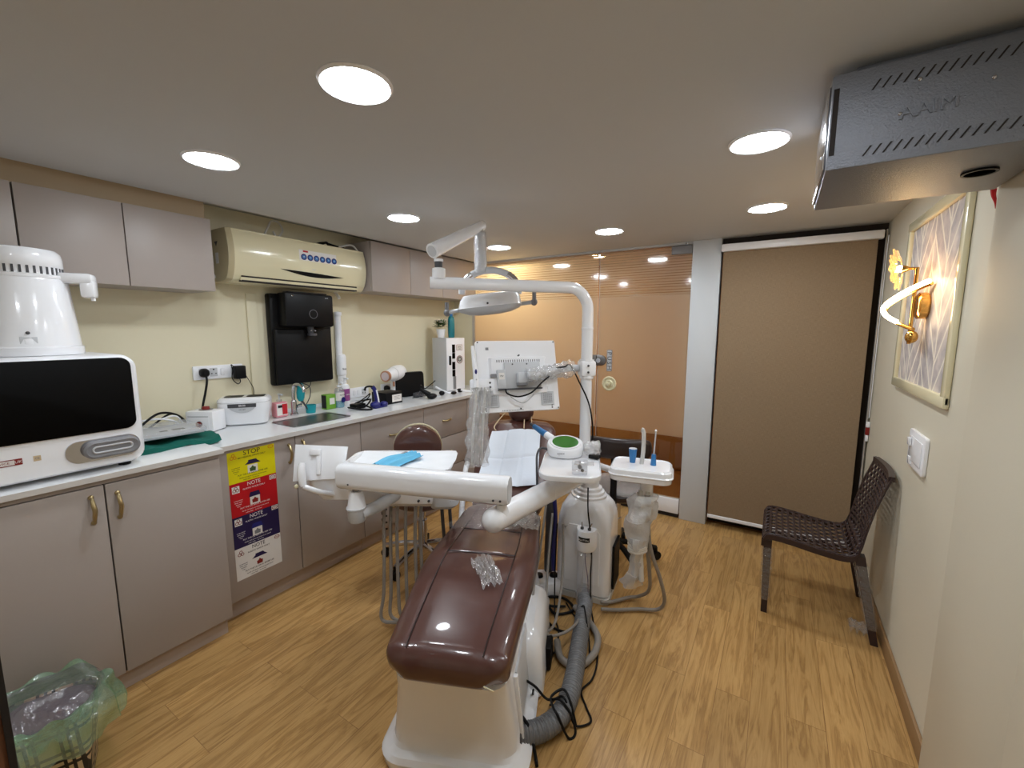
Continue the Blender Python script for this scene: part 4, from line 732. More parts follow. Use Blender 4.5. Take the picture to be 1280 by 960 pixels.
# ================================================================== DENTAL UNIT COLUMN
PC=V((-.865,2.235,0)); MC=rz(7.5,PC)
def cr(w,d,z,r,cx=0,cy=0): return [MC@V((x+cx,y+cy,z)) for x,y in rrect(w,d,r,6)]
t=T('dental_unit','white dental unit column with a swing arm, right behind the brown chair','dental unit',PC,R(7.5))
B().m('gwhite').loft([cr(.285,.25,.03,.03),cr(.30,.27,.04,.035),cr(.30,.27,.40,.035),cr(.297,.267,.45,.045),cr(.275,.25,.51,.065),cr(.23,.215,.548,.08),cr(.19,.19,.562,.08)]).o('column',t)
B().m('gwhite').loft([[MC@V((x,-.1355,z)) for x,z in p] for p in ([(-.10,.10),(.10,.10),(.10,.40),(.075,.435),(-.075,.435),(-.10,.40)],)]+[[MC@V((x*.97,-.141,.1+(z-.1)*.985+.003)) for x,z in p] for p in ([(-.10,.10),(.10,.10),(.10,.40),(.075,.435),(-.075,.435),(-.10,.40)],)]).o('front_panel',t)
B().m('black').loft([cr(.014,.16,.05,.005,.158,.03),cr(.014,.16,.30,.005,.158,.03)]).o('rear_cover',t)
B().m('whose').loft([cr(.31,.28,.0,.03),cr(.31,.28,.03,.03)]).o('foot',t)
B().m('gwhite').lathe([(.1,.556),(.1,.572),(.088,.577),(.086,.592),(.074,.598),(.072,.612),(.056,.618),(.056,.80),(.05,.825)],PC).o('collar',t)
# water bottle holder on the front
M=MC@MX.Translation(V((.03,-.142,-.055)))
hold=lambda z,s=1: [M@V((x*s,y*s,z)) for x,y in [(.054*math.cos(a),-.075*math.sin(a)**.8 if math.sin(a)>0 else .0) for a in [PI*i/16 for i in range(17)]]]
b=B().m('white').loft([hold(.375,.93),hold(.385),hold(.485),hold(.49,.96)]); h=b.o('bottle_bracket',t)
b=B().m('black').loft([[M@V((.05*math.cos(a),-.0775*abs(math.sin(a))**.8,z)) for a in [PI*(.27+.46*i/12) for i in range(13)]]+[M@V((.046*math.cos(a),-.072*abs(math.sin(a))**.8,z)) for a in [PI*(.73-.46*i/12) for i in range(13)]] for z in (.435,.46)])
b.m('winkm').text('PLUTON',.014,M@MX.Translation(V((0,-.0782,.448)))@MX.Rotation(R(90),4,'X'),.0004,1.0); b.o('name_label',h)
for x in (-.02,.02): B().m('dgrey').cyl(M@V((x,-.035,.49)),M@V((x,-.035,.5)),.009).m('chrome').cyl(M@V((x,-.035,.5)),M@V((x+.005+x*.4,-.03,.528)),.0035).o('toggle',h)
B().m('bottle').lathe([(.022,.372),(.04,.36),(.043,.33),(.043,.14),(.038,.12),(.034,.11)],M@V((0,-.038,0)),seg=24).m('film2').lathe([(.036,.14),(.046,.12),(.042,.075),(.015,.062)],M@V((0,-.04,.0)),seg=20).o('water_bottle',t)
B().m('navy').tube([M@V((.0,-.04,.37)),M@V((.005,-.04,.30)),M@V((.02,-.045,.22)),M@V((.024,-.045,.14))],.003).ball(tuple(M@V((0,-.06,.115))),.016).tube([M@V((-.02,-.084,.075)),M@V((.03,-.086,.10))],.004,spl=0).o('bottle_tube',t)
# swing arm + delivery bar
ca=V((-.885,2.17,.70)); cb=V((-.985,1.445,.69))
b=B().m('gwhite').tube([ca,cb],.053,28,0); dcb=(cb-ca).normalized()
b.ball(tuple(cb),.0535,u=24,v=14); b.cyl(ca.lerp(cb,.45),ca.lerp(cb,.465),.0545).o('swing_arm',t)
pin=cb+V((.018,.03,0)); B().m('gwhite').cyl(pin+V((0,0,.02)),pin+V((0,0,.065)),.036,.022).m('steel').cyl(pin+V((0,0,.06)),pin+V((0,0,.082)),.013).o('pivot',t)
bR=V((-.925,1.475,.823)); bL=V((-1.69,1.212,.829)); bd=(bR-bL).normalized(); bn=V((0,0,1)).cross(bd).normalized()
sec=lambda p,s=1:[p+bn*x*s+V((0,0,y*s)) for x,y in cat([V((x,y,0)).to_2d().to_3d() for x,y in rrect(.095,.105,.034,5)],1)] if False else [p+bn*x*s+V((0,0,y*s)) for x,y in rrect(.092,.118,.036,6)]
B().m('gwhite').loft([sec(bL,.8),sec(bL+bd*.006,.95),sec(bL+bd*.02),sec(bR-bd*.008),sec(bR,.95)]).m('lgrey').loft([sec(bR+bd*.0005,.8),sec(bR+bd*.002,.8)]).o('delivery_arm',t)
b=B().m('dgrey')
for q in (.03,.06): b.cyl(bR-bd*q-bn*.0462+V((0,0,-.032)),bR-bd*q-bn*.0485+V((0,0,-.032)),.005)
b.cyl(bL+bd*.07-bn*.0462+V((0,0,-.025)),bL+bd*.07-bn*.048+V((0,0,-.025)),.004); b.o('screw',t)
# service tray on post
TC=V((-.845,1.925,0)); MT=rz(22,TC)
out=[(x,y) for x,y in rrect(.29,.43,.07,8)]
b=B().m('gwhite').loft([[MT@V((x*s,y*s,z)) for x,y in out] for s,z in ((.93,.806),(.985,.812),(1,.825),(1,.836),(.98,.84),(.955,.834))]); b.o('service_tray',t)
# lamp post with lamp
PP=V((-.90,2.24,0))
t=T('dental_lamp','white dental operating lamp on a tall bent pole rising behind the service tray','dental lamp',PP)
e=V((-.9,2.24,1.70)); ad=(V((-1.53,1.675,1.735))-V((-.9,2.24,1.722))); adn=ad.normalized()
B().m('gwhite').tube([PP+V((0,0,.835)),PP+V((0,0,1.5))],.0315,24,0).lathe([(.033,1.498),(.034,1.5),(.034,1.508),(.032,1.512)],PP,caps=False).o('pole',t)
bend=[PP+V((0,0,1.512)),PP+V((0,0,1.60))]+[PP+V((0,0,1.60))+adn*(.11*(1-math.cos(a)))+V((0,0,.122*math.sin(a))) for a in [PI/2*i/10 for i in range(1,11)]]+[PP+V((0,0,1.722))+ad*.5,PP+V((0,0,1.722))+ad]
B().m('gwhite').tube(bend,.031,24,0).o('horizontal_arm',t)
je=PP+V((0,0,1.722))+ad; jb=je-adn*.045
B().m('gwhite').lathe([(.034,-.005),(.034,.045),(.026,.05)],jb+V((0,0,.025))).m('dgrey').cyl(jb+V((0,0,.07)),jb+V((0,0,.11)),.02).m('gwhite').cyl(jb+V((.0,0,.105)),jb+V((0,0,.118)),.024).o('elbow_joint',t)
s0=jb+V((-.015,-.03,.155)); s1=V((-1.486,2.066,2.085))
B().m('gwhite').tube([s0,s1],.036,24,0,rf=lambda q:.038-.010*q).ball(tuple(s1),.028).m('lgrey').cyl(s0-(s1-s0).normalized()*.001,s0-(s1-s0).normalized()*.003,.028).o('spring_arm',t)
hx=V((-1.480,2.045,0)); dv=V((math.cos(R(26)),math.sin(R(26)),0)); nv=V((-dv.y,dv.x,0))
b=B().m('chrome').cyl(hx+V((0,0,2.075)),hx+V((0,0,2.03)),.018).m('lgrey').lathe([(.026,2.04),(.03,2.0),(.028,1.95),(.033,1.9),(.033,1.84),(.028,1.82)],hx).o('drop_tube',t)
B().m('film').lathe([(.032,2.05),(.035,2.0),(.037,1.96),(.034,1.93),(.038,1.88),(.034,1.82)],hx,caps=False).o('plastic_sleeve',t)
hc=hx+V((.045,.028,0))+dv*.0
yk=[hc+dv*(.165*math.cos(a))+V((0,0,1.70+.135*math.sin(a)**.8)) for a in [PI*i/14 for i in range(15)]]
B().m('lgrey').tube(yk,.02,12,3).m('chrome').tube([p for p in yk[1:5]],.0205,12,2).tube([p for p in yk[10:14]],.0205,12,2).o('yoke',t)
def head(z,w,d,zz): return [hc+dv*x+nv*y+V((0,0,zz+.0*x)) for x,y in rrect(w,d,min(w,d)*.42,7)]
sk=lambda pts,k=.10:[p+V((0,0,k*(p-hc).dot(dv))) for p in pts]
B().m('gwhite').loft([sk(head(0,.22,.10,1.705)),sk(head(0,.31,.14,1.70)),sk(head(0,.345,.16,1.675)),sk(head(0,.36,.17,1.635)),sk(head(0,.37,.18,1.628))]).o('head_shell',t)
B().m('lgrey').loft([sk(head(0,.37,.18,1.6275)),sk(head(0,.34,.16,1.61)),sk(head(0,.24,.12,1.592)),sk(head(0,.12,.06,1.585))]).m('dgrey').ball(tuple(hc-nv*.088+V((0,0,1.645))),.006).o('reflector_housing',t)
for s in (-1,1):
    p=hc+dv*s*.17+V((0,0,1.628+s*.017)); q=hc+dv*s*.255+V((0,0,1.625+s*.03))
    B().m('lgrey').tube([p,q],.012,10,0).m('grey').ball(tuple(q),.019,(1,1,1.1)).tube([q,q+V((0,0,.06))],.012,10,0).o('handle',t)
# monitor
ps,ta=R(49),R(14); mx=V((math.cos(ps),math.sin(ps),0)); mn=V((-math.sin(ps),math.cos(ps),0)); mu=(V((0,0,1))*math.cos(ta)+mn*math.sin(ta)); mc=V((-1.175,1.962,1.253)); MM=fr(mc,mx,mu)   # local z toward camera
t=T('monitor','white flat monitor seen from behind, on an arm from the lamp pole','monitor',mc)
B().m('white').loft([[MM@V((x*s,y*s,z)) for x,y in rrect(.45,.383,.012,4)] for s,z in ((.985,-.03),(1,-.027),(1,-.004),(.985,0))]).o('back_cover',t)
B().m('bgloss').prism(rrect(.425,.355,.004),-.0335,-.0305,MM).o('screen',t)
b=B().m('white').loft([[MM@V((x*s,y*s,z)) for x,y in rrect(.325,.205,.01,3,0,.0)] for s,z in ((1,0),(.93,.018))]); b.m('lgrey').prism(rrect(.2,.15,.006,3,.015,-.005),.018,.032,MM,.003); b.o('rear_housing',t)
b=B().m('grey')
for k in range(20): b.prism(rrect(.005,.014,.002,2,-.12+.0125*k,.078),.0165,.0192,MM)
b.o('vent_slots',t)
for sx in (-.155,.155):
    sc_=B().m('lgrey').prism(rrect(.074,.074,.004,3,sx,-.128),0,.0065,MM,.002).o('speaker_cover',t); b=B().m('grey')
    for i in range(7):
        for j in range(7): b.prism(rrect(.004,.004,.0008,1,sx+.0075*(i-3),-.128+.0075*(j-3)),.0065,.008,MM)
    b.o('speaker_holes',sc_)
b=B().m('grey')
for k in range(14): b.prism(rrect(.004,.006,.001,1,-.10+.0095*k*.9,-.183),-.0008,.001,MM)
b.o('vent_slots',t)
b=B().m('dgrey')
for x,y in ((-.215,.183),(.215,.183),(.215,-.182),(-.19,-.168),(-.19,-.18),(.18,-.165),(.18,-.178),(0,-.177)): b.cyl(MM@V((x,y,-.0005)),MM@V((x,y,.002)),.004)
for x,y in ((-.04,.058),(.04,.058),(.0,.106)): b.cyl(MM@V((x,y,.017)),MM@V((x,y,.034)),.004)
b.m('grey').prism(rrect(.016,.014,.001,2,-.165,.148),-.0005,.0015,MM); b.o('screws',t)
b=B().m('lgrey').prism(rrect(.045,.10,.004,3,-.105,-.02),.018,.04,MM,.003).m('pwh').prism(rrect(.03,.035,.002,2,-.105,-.005),.04,.0405,MM).m('ink').text('19V',.013,MM@MX.Translation(V((-.105,-.005,.0406))),.0003).m('dgrey').prism(rrect(.24,.008,.002,2,-.005,-.075),.018,.045,MM); b.o('port_cover',t)
B().m('lgrey').prism(rrect(.05,.055,.004,3,0,-.02),.032,.075,MM,.004).m('grey').prism(rrect(.05,.02,.002,2,.0,-.05),.032,.07,MM).o('mount_plate',t)
pz=V((-.90,2.24,1.285)); m0=MM@V((.02,-.012,.085)); el=(m0+pz)/2+V((.03,-.05,.01))
b=B().m('lgrey').tube([m0,m0+mx*.06+V((0,0,.003)),pz+V((-.09,-.075,.0)),pz+V((-.03,-.02,0))],.019,14,6); b.o('arm',t)
b=B().m('white').cbox((0,0,0),(.085,.085,.085),.012,MX.Translation(pz)@MX.Rotation(R(42),4,'Z')); M2=MX.Translation(pz)@MX.Rotation(R(24),4,'Z')
b.m('gwhite').cyl(pz-V((0,0,.055)),pz+V((0,0,.05)),.04)
b.m('dgrey')
for q in (-.018,.018): b.cyl(pz+V((.027,-.041,q)),pz+V((.0295,-.046,q)),.006)
b.o('pole_clamp',t)
def wrapf(a,c):
    p=m0.lerp(pz+V((-.07,-.06,0)),a*1.02-.02); an=2*PI*c; r=.034+.02*NZ.noise(V((a*14,math.cos(an)*2,math.sin(an)*2)))+.018*max(0,a-.72)*3
    d=(pz-m0).normalized(); s=V((0,0,1)); w=d.cross(s).normalized(); return p+s*r*math.sin(an)+w*r*math.cos(an)
B().m('film2').grid(wrapf,60,22).o('plastic_wrap',t,ang=25)
B().m('black').tube([MM@V((-.09,-.075,.045)),MM@V((-.085,-.10,.06)),MM@V((-.03,-.118,.07)),MM@V((.04,-.10,.075)),MM@V((.10,-.05,.08)),MM@V((.14,-.02,.09))],.0042).tube([MM@V((.20,.03,.05)),MM@V((.235,.03,.08)),pz+V((-.06,-.085,0.02)),pz+V((-.012,-.072,-.07)),PP+V((.03,-.035,1.1)),PP+V((.05,-.02,.98)),PP+V((.052,-.022,.86)),PP+V((.05,-.03,.845))],.0042).o('cable',t)
B().m('lgrey').tube([MM@V((-.08,-.08,.04)),MM@V((-.06,-.12,.05)),MM@V((-.0,-.15,.05)),MM@V((.06,-.11,.05))],.003).m('grey').prism(rrect(.03,.018,.002,3,-.145,.0),.012,.03,MM).o('plug_lead',t)
# intra-oral camera holder at monitor's left edge
ho=MM@V((-.232,-.055,.02))
t=T('camera_holder','white instrument holder with a slim camera wand at the left edge of the monitor','holder',ho)
b=B().m('white').prism(rrect(.13,.062,.01,4,-.205,-.045),.003,.02,MM,.003).m('dgrey')
for x,y in ((-.245,-.035),(-.245,-.058),(-.165,-.035),(-.165,-.058)): b.cyl(MM@V((x,y,.02)),MM@V((x,y,.0225)),.0055)
b.o('bracket',t)
B().m('white').tube([MM@V((-.243,-.06,.04)),MM@V((-.243,.01,.042)),MM@V((-.248,.08,.044)),MM@V((-.252,.155,.046))],.013,12,rf=lambda q:.016-.008*q).m('navy').ball(tuple(MM@V((-.2435,.02,.056))),.006,(1,1,2.2)).m('lgrey').ball(tuple(MM@V((-.2435,-.02,.056))),.004).o('camera_wand',t)
def sleeve(x0,seed):
    def f(a,c):
        p=MM@V((x0,-.06,.035)); q=V((p.x-.02+.02*a,p.y-.04,p.z-.40*a)); q=q.lerp(V((p.x,p.y,q.z)),1-a); an=2*PI*c; r=.024+.018*NZ.noise(V((a*9+seed,math.cos(an)*2,math.sin(an)*2)))+.012*a
        return q+V((math.cos(an)*r,math.sin(an)*r,0))
    return f
for x0,sd in ((-.243,1.3),(-.195,6.1)):
    B().m('film').grid(sleeve(x0,sd),40,18).o('plastic_sleeve',t,ang=25)
    p=MM@V((x0,-.06,.035)); B().m('whose').tube([p,p+V((-.004,-.01,-.12)),p+V((-.008,-.02,-.25)),p+V((-.008,-.03,-.40))],.007,8).o('cable',t)
# ================================================================== DELIVERY HEAD
er=V((math.cos(R(31.8)),math.sin(R(31.8)),0)); en=V((-er.y,er.x,0)); UC=V((-1.665,1.462,0)); MU=fr(UC,er,en)
def lr(w,d,z,r,cx=0,cy=0): return [MU@V((x,y,z)) for x,y in rrect(w,d,r,6,cx,cy)]
t=T('instrument_unit','white dental instrument unit with hanging hoses left of the brown chair','instrument unit',UC)
B().m('white').loft([lr(.36,.16,.625,.05,.14),lr(.44,.22,.65,.05,.09),lr(.50,.25,.74,.05,.06),lr(.50,.25,.80,.05,.06),lr(.48,.23,.81,.05,.06)]).o('body',t)
B().m('white').loft([lr(.16,.08,.655,.03,-.23,-.03),lr(.24,.16,.72,.04,-.25,0),lr(.25,.17,.80,.05,-.25,0)]).o('left_wing',t)
B().m('lgrey').loft([lr(.12,.15,.62,.04,.30,-.03),lr(.14,.19,.64,.05,.31,-.03),lr(.14,.19,.70,.05,.31,-.03),lr(.11,.15,.72,.04,.31,-.03)]).m('dgrey').o('hose_manifold',t)
B().m('gwhite').loft([lr(.50,.30,.812,.05,.08,.0),lr(.54,.33,.822,.06,.08,.0),lr(.55,.34,.838,.06,.08,.0),lr(.53,.32,.838,.06,.08,.0),lr(.52,.31,.83,.06,.08,.0)]).o('tray',t)
# keypad panel facing the camera at the left end
kp=MU@MX.Translation(V((-.305,-.07,.845)))@MX.Rotation(R(68),4,'X')
b=B().m('white').loft([[kp@V((x,y,z)) for x,y in pts] for pts,z in (([(-.115,-.085),(.115,-.07),(.125,.075),(-.125,.085)],-.02),([(-.12,-.09),(.12,-.075),(.13,.08),(-.13,.09)],-.012),([(-.12,-.09),(.12,-.075),(.13,.08),(-.13,.09)],0),([(-.112,-.08),(.112,-.066),(.122,.071),(-.122,.081)],.003))]); kpo=b.o('control_panel',t)
B().m('gwhite').cbox((-.02,.05,.012),(.055,.03,.02),.004,kp).cbox((.0,-.01,.01),(.022,.10,.014),.005,kp@MX.Rotation(R(6),4,'Z')).o('panel_clip',kpo)
B().m('gwhite').tube([kp@V((-.045,-.115,.04)),kp@V((-.055,-.08,.045)),kp@V((-.06,-.04,.05)),kp@V((-.06,-.005,.05))],.016,14,rf=lambda q:.014+.006*math.sin(PI*q)).tube([kp@V((-.045,-.115,.04)),kp@V((-.02,-.125,.03)),kp@V((.02,-.14,.0)),kp@V((.06,-.15,-.06))],.013,12).m('ivory').ball(tuple(kp@V((-.085,-.115,.03))),.01).o('brake_handle',t)
# cone joint on the bar's left end
jc=V((-1.615,1.238,0)); B().m('steel').cyl(jc+V((0,0,.755)),jc+V((0,0,.782)),.016).m('white').lathe([(.026,.758),(.032,.745),(.041,.685),(.044,.68)],jc).m('lgrey').lathe([(.047,.682),(.047,.676),(.043,.672),(.041,.62),(.035,.612)],jc).o('pivot_cone',t)
B().m('lgrey').tube([jc+V((.02,.01,.65)),jc+er*.09+en*.06+V((0,0,.665)),jc+er*.16+en*.12+V((0,0,.70))],.03,12).o('pivot_link',t)
hs=[(.01,-.10,1.0,-.06),(.04,-.09,1.0,-.02),(.075,-.10,.9,.04),(.115,-.09,.95,.03),(.165,-.10,.95,.10),(.19,-.085,.9,.14)]
for i,(x,y,ln,dx) in enumerate(hs):
    p=[(x,y*.7,.64),(x+.002,y-.004,.55),(x+.0*dx,y-.01,.40),(x-.004+dx*.1,y-.012,.18),(x-.006+dx*.35,y-.015,.07),(x+.03+dx*.7,y-.02,.035),(x+.09+dx,y-.03,.035),(x+.19+dx*.8,y-.06,.06)]
    B().m('hose').tube([MU@V(q) for q in p],.0085,10,7).o('hose',t)
for x in (.285,.325): B().m('dgrey').tube([MU@V((x,-.02,.63)),MU@V((x+.004,-.02,.53)),MU@V((x+.008,-.0,.40))],.009).o('hose',t)
b=B().m('dgrey')
for k in range(4): b.cyl(MU@V((.19+.05*k,-.11,.668)),MU@V((.19+.05*k,-.1225,.668)),.006)
b.o('hose_port',t)
b=B().m('black').ball(tuple(MU@V((-.035,.06,.625))),.015)
coil=[MU@V((-.035+.012*math.cos(a),.06+.012*math.sin(a),.62-.0165*a/PI*1.1)) for a in [PI/4*i for i in range(44)]]
b.tube([MU@V((-.04,.05,.68)),MU@V((-.035,.06,.63))]+coil+[coil[-1]+V((0,0,-.1))],.0045,6,0); b.o('coiled_cord',t)
# napkins, mask on the tray
tag(B().m('paper').grid(lambda a,c:MU@V((-.16+.50*a+.02*math.sin(c*3),-.155+.30*c,.8405+.004*math.sin(6*a+2*c)+.003*NZ.noise(V((a*5,c*5,1))))),30,20,.0012).o('napkin',ang=20),'white paper napkin spread over the instrument tray','napkin')
tag(B().m('mask').grid(lambda a,c:MU@V((-.03+.09*a+.13*c,-.14+.24*c-.08*a,.849+.022*math.sin(PI*a)*(1+.5*math.sin(5*c))+.007*math.sin(24*a+3*c))),24,10,.0015).m('pwh').tube([MU@V((.0,-.12,.853)),MU@V((.05,-.12,.853)),MU@V((.12,-.02,.853)),MU@V((.15,.06,.853))],.002).o('face_mask',ang=20),'folded light blue face mask lying on the napkin of the instrument tray','mask')
tag(B().m('chrome').cyl(MU@V((.035,-.12,.866)),MU@V((.10,.02,.874)),.004).ball(tuple(MU@V((.10,.02,.874))),.009,(1,1,.4)).o('mouth_mirror'),'metal mouth mirror lying on the blue face mask','mirror')
# ================================================================== SERVICE TRAY ITEMS
tz=.8375; M=MX.Translation(V((-.925,2.03,tz)))@MX.Rotation(R(30),4,'Z')
t=T('apex_locator','round white device with a sloping green window and a blue handle on the service tray','device',(-.925,2.03,tz))
slp=lambda r,z,k=0:[M@V((r*math.cos(a)*1.02,r*math.sin(a)*.85,z+k*math.sin(a)*r*.85)) for a in [2*PI*i/32 for i in range(32)]]
B().m('gwhite').loft([slp(.085,.001),slp(.092,.01),slp(.095,.055,.25),slp(.09,.066,.3),slp(.078,.068,.3)]).m('grey').text('apex',.02,M@MX.Translation(V((-.03,-.0825,.032)))@MX.Rotation(R(90),4,'X'),.0006).o('body',t)
B().m('gwhite').loft([slp(.078,.067,.3),slp(.078,.072,.3),slp(.068,.073,.3)],caps=False).o('bezel',t); B().m('gwin').loft([slp(.068,.0715,.3),slp(.04,.0745,.3),slp(.001,.075,.3)]).o('green_window',t)
p=M@V((-.06,.05,.07)); q=p+V((-.15,.055,.045)); B().m('white').tube([p,p.lerp(q,.35)],.02,14,0).o('neck',t); B().m('blue').tube([p.lerp(q,.3),q],.018,14,0,rf=lambda k:.02-.006*k).m('dgrey').tube([q,q+(q-p).normalized()*.03],.01,10,0).o('handle',t)
B().m('dgrey').tube([M@V((-.09,.0,.03)),M@V((-.13,.0,.035)),M@V((-.15,-.04,.01)),M@V((-.152,-.08,-.05)),M@V((-.15,-.1,-.2)),M@V((-.16,-.1,-.42))],.006).o('cord',t)
Mt=MX.Translation(V((-.745,1.80,tz)))@MX.Rotation(R(20),4,'Z')
t=T('clear_cup','small clear plastic box with bits inside at the front of the service tray','box',(-.745,1.80,tz)); B().m('bottle').cbox((0,0,.03),(.07,.06,.058),.005,Mt).m('film2').cbox((.02,-.02,.055),(.09,.05,.004),.001,Mt).o('box_body',t); B().m('grey').ball(tuple(Mt@V((0,.0,.03))),.011,(1,.6,1)).m('dgrey').cyl(Mt@V((0,0,.038)),Mt@V((0,0,.055)),.004).ball(tuple(Mt@V((.012,.0,.014))),.008).o('contents',t)
tag(B().m('film2').ball((-.80,2.09,.875),.04,(1.1,1,.95),nz=.7,u=28,v=18).ball((-.775,2.07,.90),.026,nz=.8).m('black').box((-.80,2.04,.8378),(-.745,2.085,.855),.004).o('wrapped_handpiece'),'small instrument in crumpled clear wrap on a black base, beside the pole','instrument')
# ================================================================== ASSISTANT TRAY
AC=V((-.535,2.075,0)); MA=rz(11,AC)@MX.Translation(V((0,0,.022)))
def al(w,d,z,r=.045,cx=0,cy=0): return [MA@V((x,y,z)) for x,y in rrect(w,d,r,6,cx,cy)]
t=T('assistant_tray','white assistant instrument tray with upright suction tips, right of the column','tray',AC)
B().m('gwhite').loft([al(.27,.20,.755),al(.285,.215,.76),al(.29,.22,.782),al(.30,.228,.785),al(.30,.228,.789),al(.29,.22,.792),al(.285,.215,.812),al(.27,.20,.82),al(.26,.19,.815)]).o('body',t)
B().m('gwhite').loft([[MA@V((x,y,z)) for x,y in rrect(.06,.06,.025,5,.03,.0)] for z in (.67,.756)]).tube([MA@V((.03,.06,.735)),MA@V((-.14,.10,.735)),V((-.86,2.235,.75))],.018,14,0).o('support_arm',t)
b=B().m('blue').cyl(MA@V((-.045,.03,.815)),MA@V((-.045,.03,.885)),.014,.02); b.m('lgrey').cyl(MA@V((-.045,.03,.885)),MA@V((-.045,.03,.887)),.019).o('suction_tip',t)
B().m('whose').tube([MA@V((.0,.02,.815)),MA@V((.005,.02,.88)),MA@V((.005,.02,.96)),MA@V((.0,.02,.985)),MA@V((-.008,.02,.99))],.01,12).o('saliva_ejector',t)
b=B().m('blue').cyl(MA@V((.055,.02,.815)),MA@V((.055,.02,.87)),.014,.01).m('lgrey').tube([MA@V((.055,.02,.87)),MA@V((.06,.02,.97)),MA@V((.06,.02,.985))],.0035); b.m('white').ball(tuple(MA@V((.06,.02,.988))),.006).o('air_syringe',t)
def bundle(a,c):
    p=[V((-.505,2.065,.70)),V((-.525,2.05,.62)),V((-.53,2.04,.50)),V((-.525,2.04,.40)),V((-.54,2.06,.30)),V((-.57,2.10,.19))]; k=cat(p,8); i=min(int(a*(len(k)-1)),len(k)-1); an=2*PI*c
    rad=interp([(0,.045),(.2,.07),(.45,.055),(.6,.028),(.8,.03),(1,.05)],a)[1]*(1+.5*NZ.noise(V((a*8,math.cos(an)*1.5,math.sin(an)*1.5)))); return k[i]+V((math.cos(an)*rad,math.sin(an)*rad,0))
B().m('bagmilk').grid(bundle,47,22).o('plastic_sleeve',t,ang=25)
for dx,zz_ in ((-.015,0),(.015,.0)): B().m('whose').tube([V((-.51+dx,2.06,.715)),V((-.525+dx,2.045,.6)),V((-.53+dx,2.04,.45)),V((-.52+dx,2.05,.25))],.013,12).o('suction_hose',t)
for k,(x,y,z) in enumerate(((0,0,.44),(.004,0,.425),(.0,.003,.41))): B().m('whose').tube([V((-.53,2.045,z))+V((.04*math.cos(a),.04*math.sin(a),.006*math.sin(a+k))) for a in [2*PI*i/14 for i in range(15)]],.009,8,2).o('tie_wrap',t)
B().m('hose').tube([V((-.50,2.05,.70)),V((-.495,2.06,.50)),V((-.485,2.12,.28)),V((-.50,2.2,.12)),V((-.56,2.25,.035)),V((-.62,2.22,.02)),V((-.69,2.13,.02)),V((-.73,2.10,.025))],.0095,10).o('hose',t)
B().m('hose').tube([V((-.49,2.05,.70)),V((-.475,2.06,.45)),V((-.43,2.12,.25)),V((-.415,2.18,.10)),V((-.45,2.2,.025)),V((-.54,2.16,.017)),V((-.64,2.09,.017)),V((-.71,2.05,.02))],.0095,10).o('hose',t)
# ================================================================== STOOLS
def stool(x,y,label,rot,kind):
    t=T('operator_stool',label,'stool',(x,y,0),R(rot),'wheeled dental stools'); M=rz(rot,(x,y,0)); P=lambda *q:M@V(q)
    sh=.50 if kind else .46
    B().m('bleather' if kind else 'leather').loft([[P(r*math.cos(a),r*math.sin(a),z) for a in [2*PI*i/36 for i in range(36)]] for r,z in ((.165,sh-.06),(.185,sh-.045),(.19,sh-.02),(.175,sh),(.1,sh+.008),(.01,sh+.01))]).o('seat',t)
    b=B().m('chrome').cyl(P(0,0,.10),P(0,0,sh-.06),.022).cyl(P(0,0,.1),P(0,0,.28),.03).m('black').cyl(P(0,0,sh-.075),P(0,0,sh-.058),.12); b.o('gas_column',t)
    for k in range(5):
        a=2*PI*k/5+.3; e=(.26*math.cos(a),.26*math.sin(a)); B().m('black' if kind else 'chrome').tube([P(0,0,.115),P(e[0]*.5,e[1]*.5,.105),P(e[0],e[1],.075)],.018,10,5).o('leg',t)
        cst=B().m('black'); ax=V((-math.sin(a+.6),math.cos(a+.6),0)); c=P(e[0],e[1],.029)
        for s in (-.011,.011): cst.cyl(c+ax*(s-.008),c+ax*(s+.008),.028,seg=18)
        cst.cyl(P(e[0],e[1],.045),P(e[0],e[1],.08),.009); cst.o('castor',t)
    return t,P
t,P=stool(-1.884,1.94,'brown stool with an oval backrest between the counter and the dental chair',40,0)
pl=B().m('leather').loft([[P(.135*w*math.cos(a)*1.0,d,.815+.13*w*math.sin(a)*(1.0)) for a in [2*PI*i/40 for i in range(40)]] for w,d in ((.1,-.245),(.6,-.242),(.85,-.235),(1.0,-.22),(1.03,-.20),(1.0,-.18))]); 
pl.m('ivory').loft([[P(.142*math.cos(a),d,.815+.136*math.sin(a)) for a in [2*PI*i/40 for i in range(40)]] for d in (-.182,-.165)]); pl.o('backrest',t)
B().m('chrome').tube([P(0,-.10,.39),P(0,-.2,.40),P(0,-.225,.6),P(0,-.23,.8)],.012).o('back_support',t)
t,P=stool(-.825,2.64,'black wheeled stool with a curved arm backrest behind the assistant tray',10,1)
bb=B().m('bleather'); arc=[(-.22,-.02),(-.19,.10),(-.10,.17),(0,.19),(.10,.17),(.19,.10),(.22,-.02)]
K1=cat([V((x,y,0)) for x,y in [(-.24,-.03),(-.14,-.07),(0,-.085),(.12,-.07),(.21,-.03)]],8)
rings=[]
for i,p in enumerate(K1):
    q=i/(len(K1)-1); s=min(1,math.sqrt(max(.02,1-(abs(q-.5)*2)**8))); rings.append([P(p.x,p.y-.12+dy*s,.795+dz*s) for dy,dz in rrect(.06,.125,.028,5)])
bb.loft(rings).o('backrest',t); B().m('black').tube([P(0,-.06,.45),P(0,-.19,.46),P(0,-.205,.58),P(0,-.2,.76)],.02).o('back_support',t)
tag(B().m('film').grid(lambda a,c:P((a-.5)*.36,(c-.5)*.36,.515+.012*abs(NZ.noise(V((a*6,c*6,3))))-.06*max(0,(abs(a-.5)*2)**4+(abs(c-.5)*2)**4-.6)),24,24).o('plastic_wrap',ang=25),'clear plastic cover on the seat of the black stool','plastic wrap')
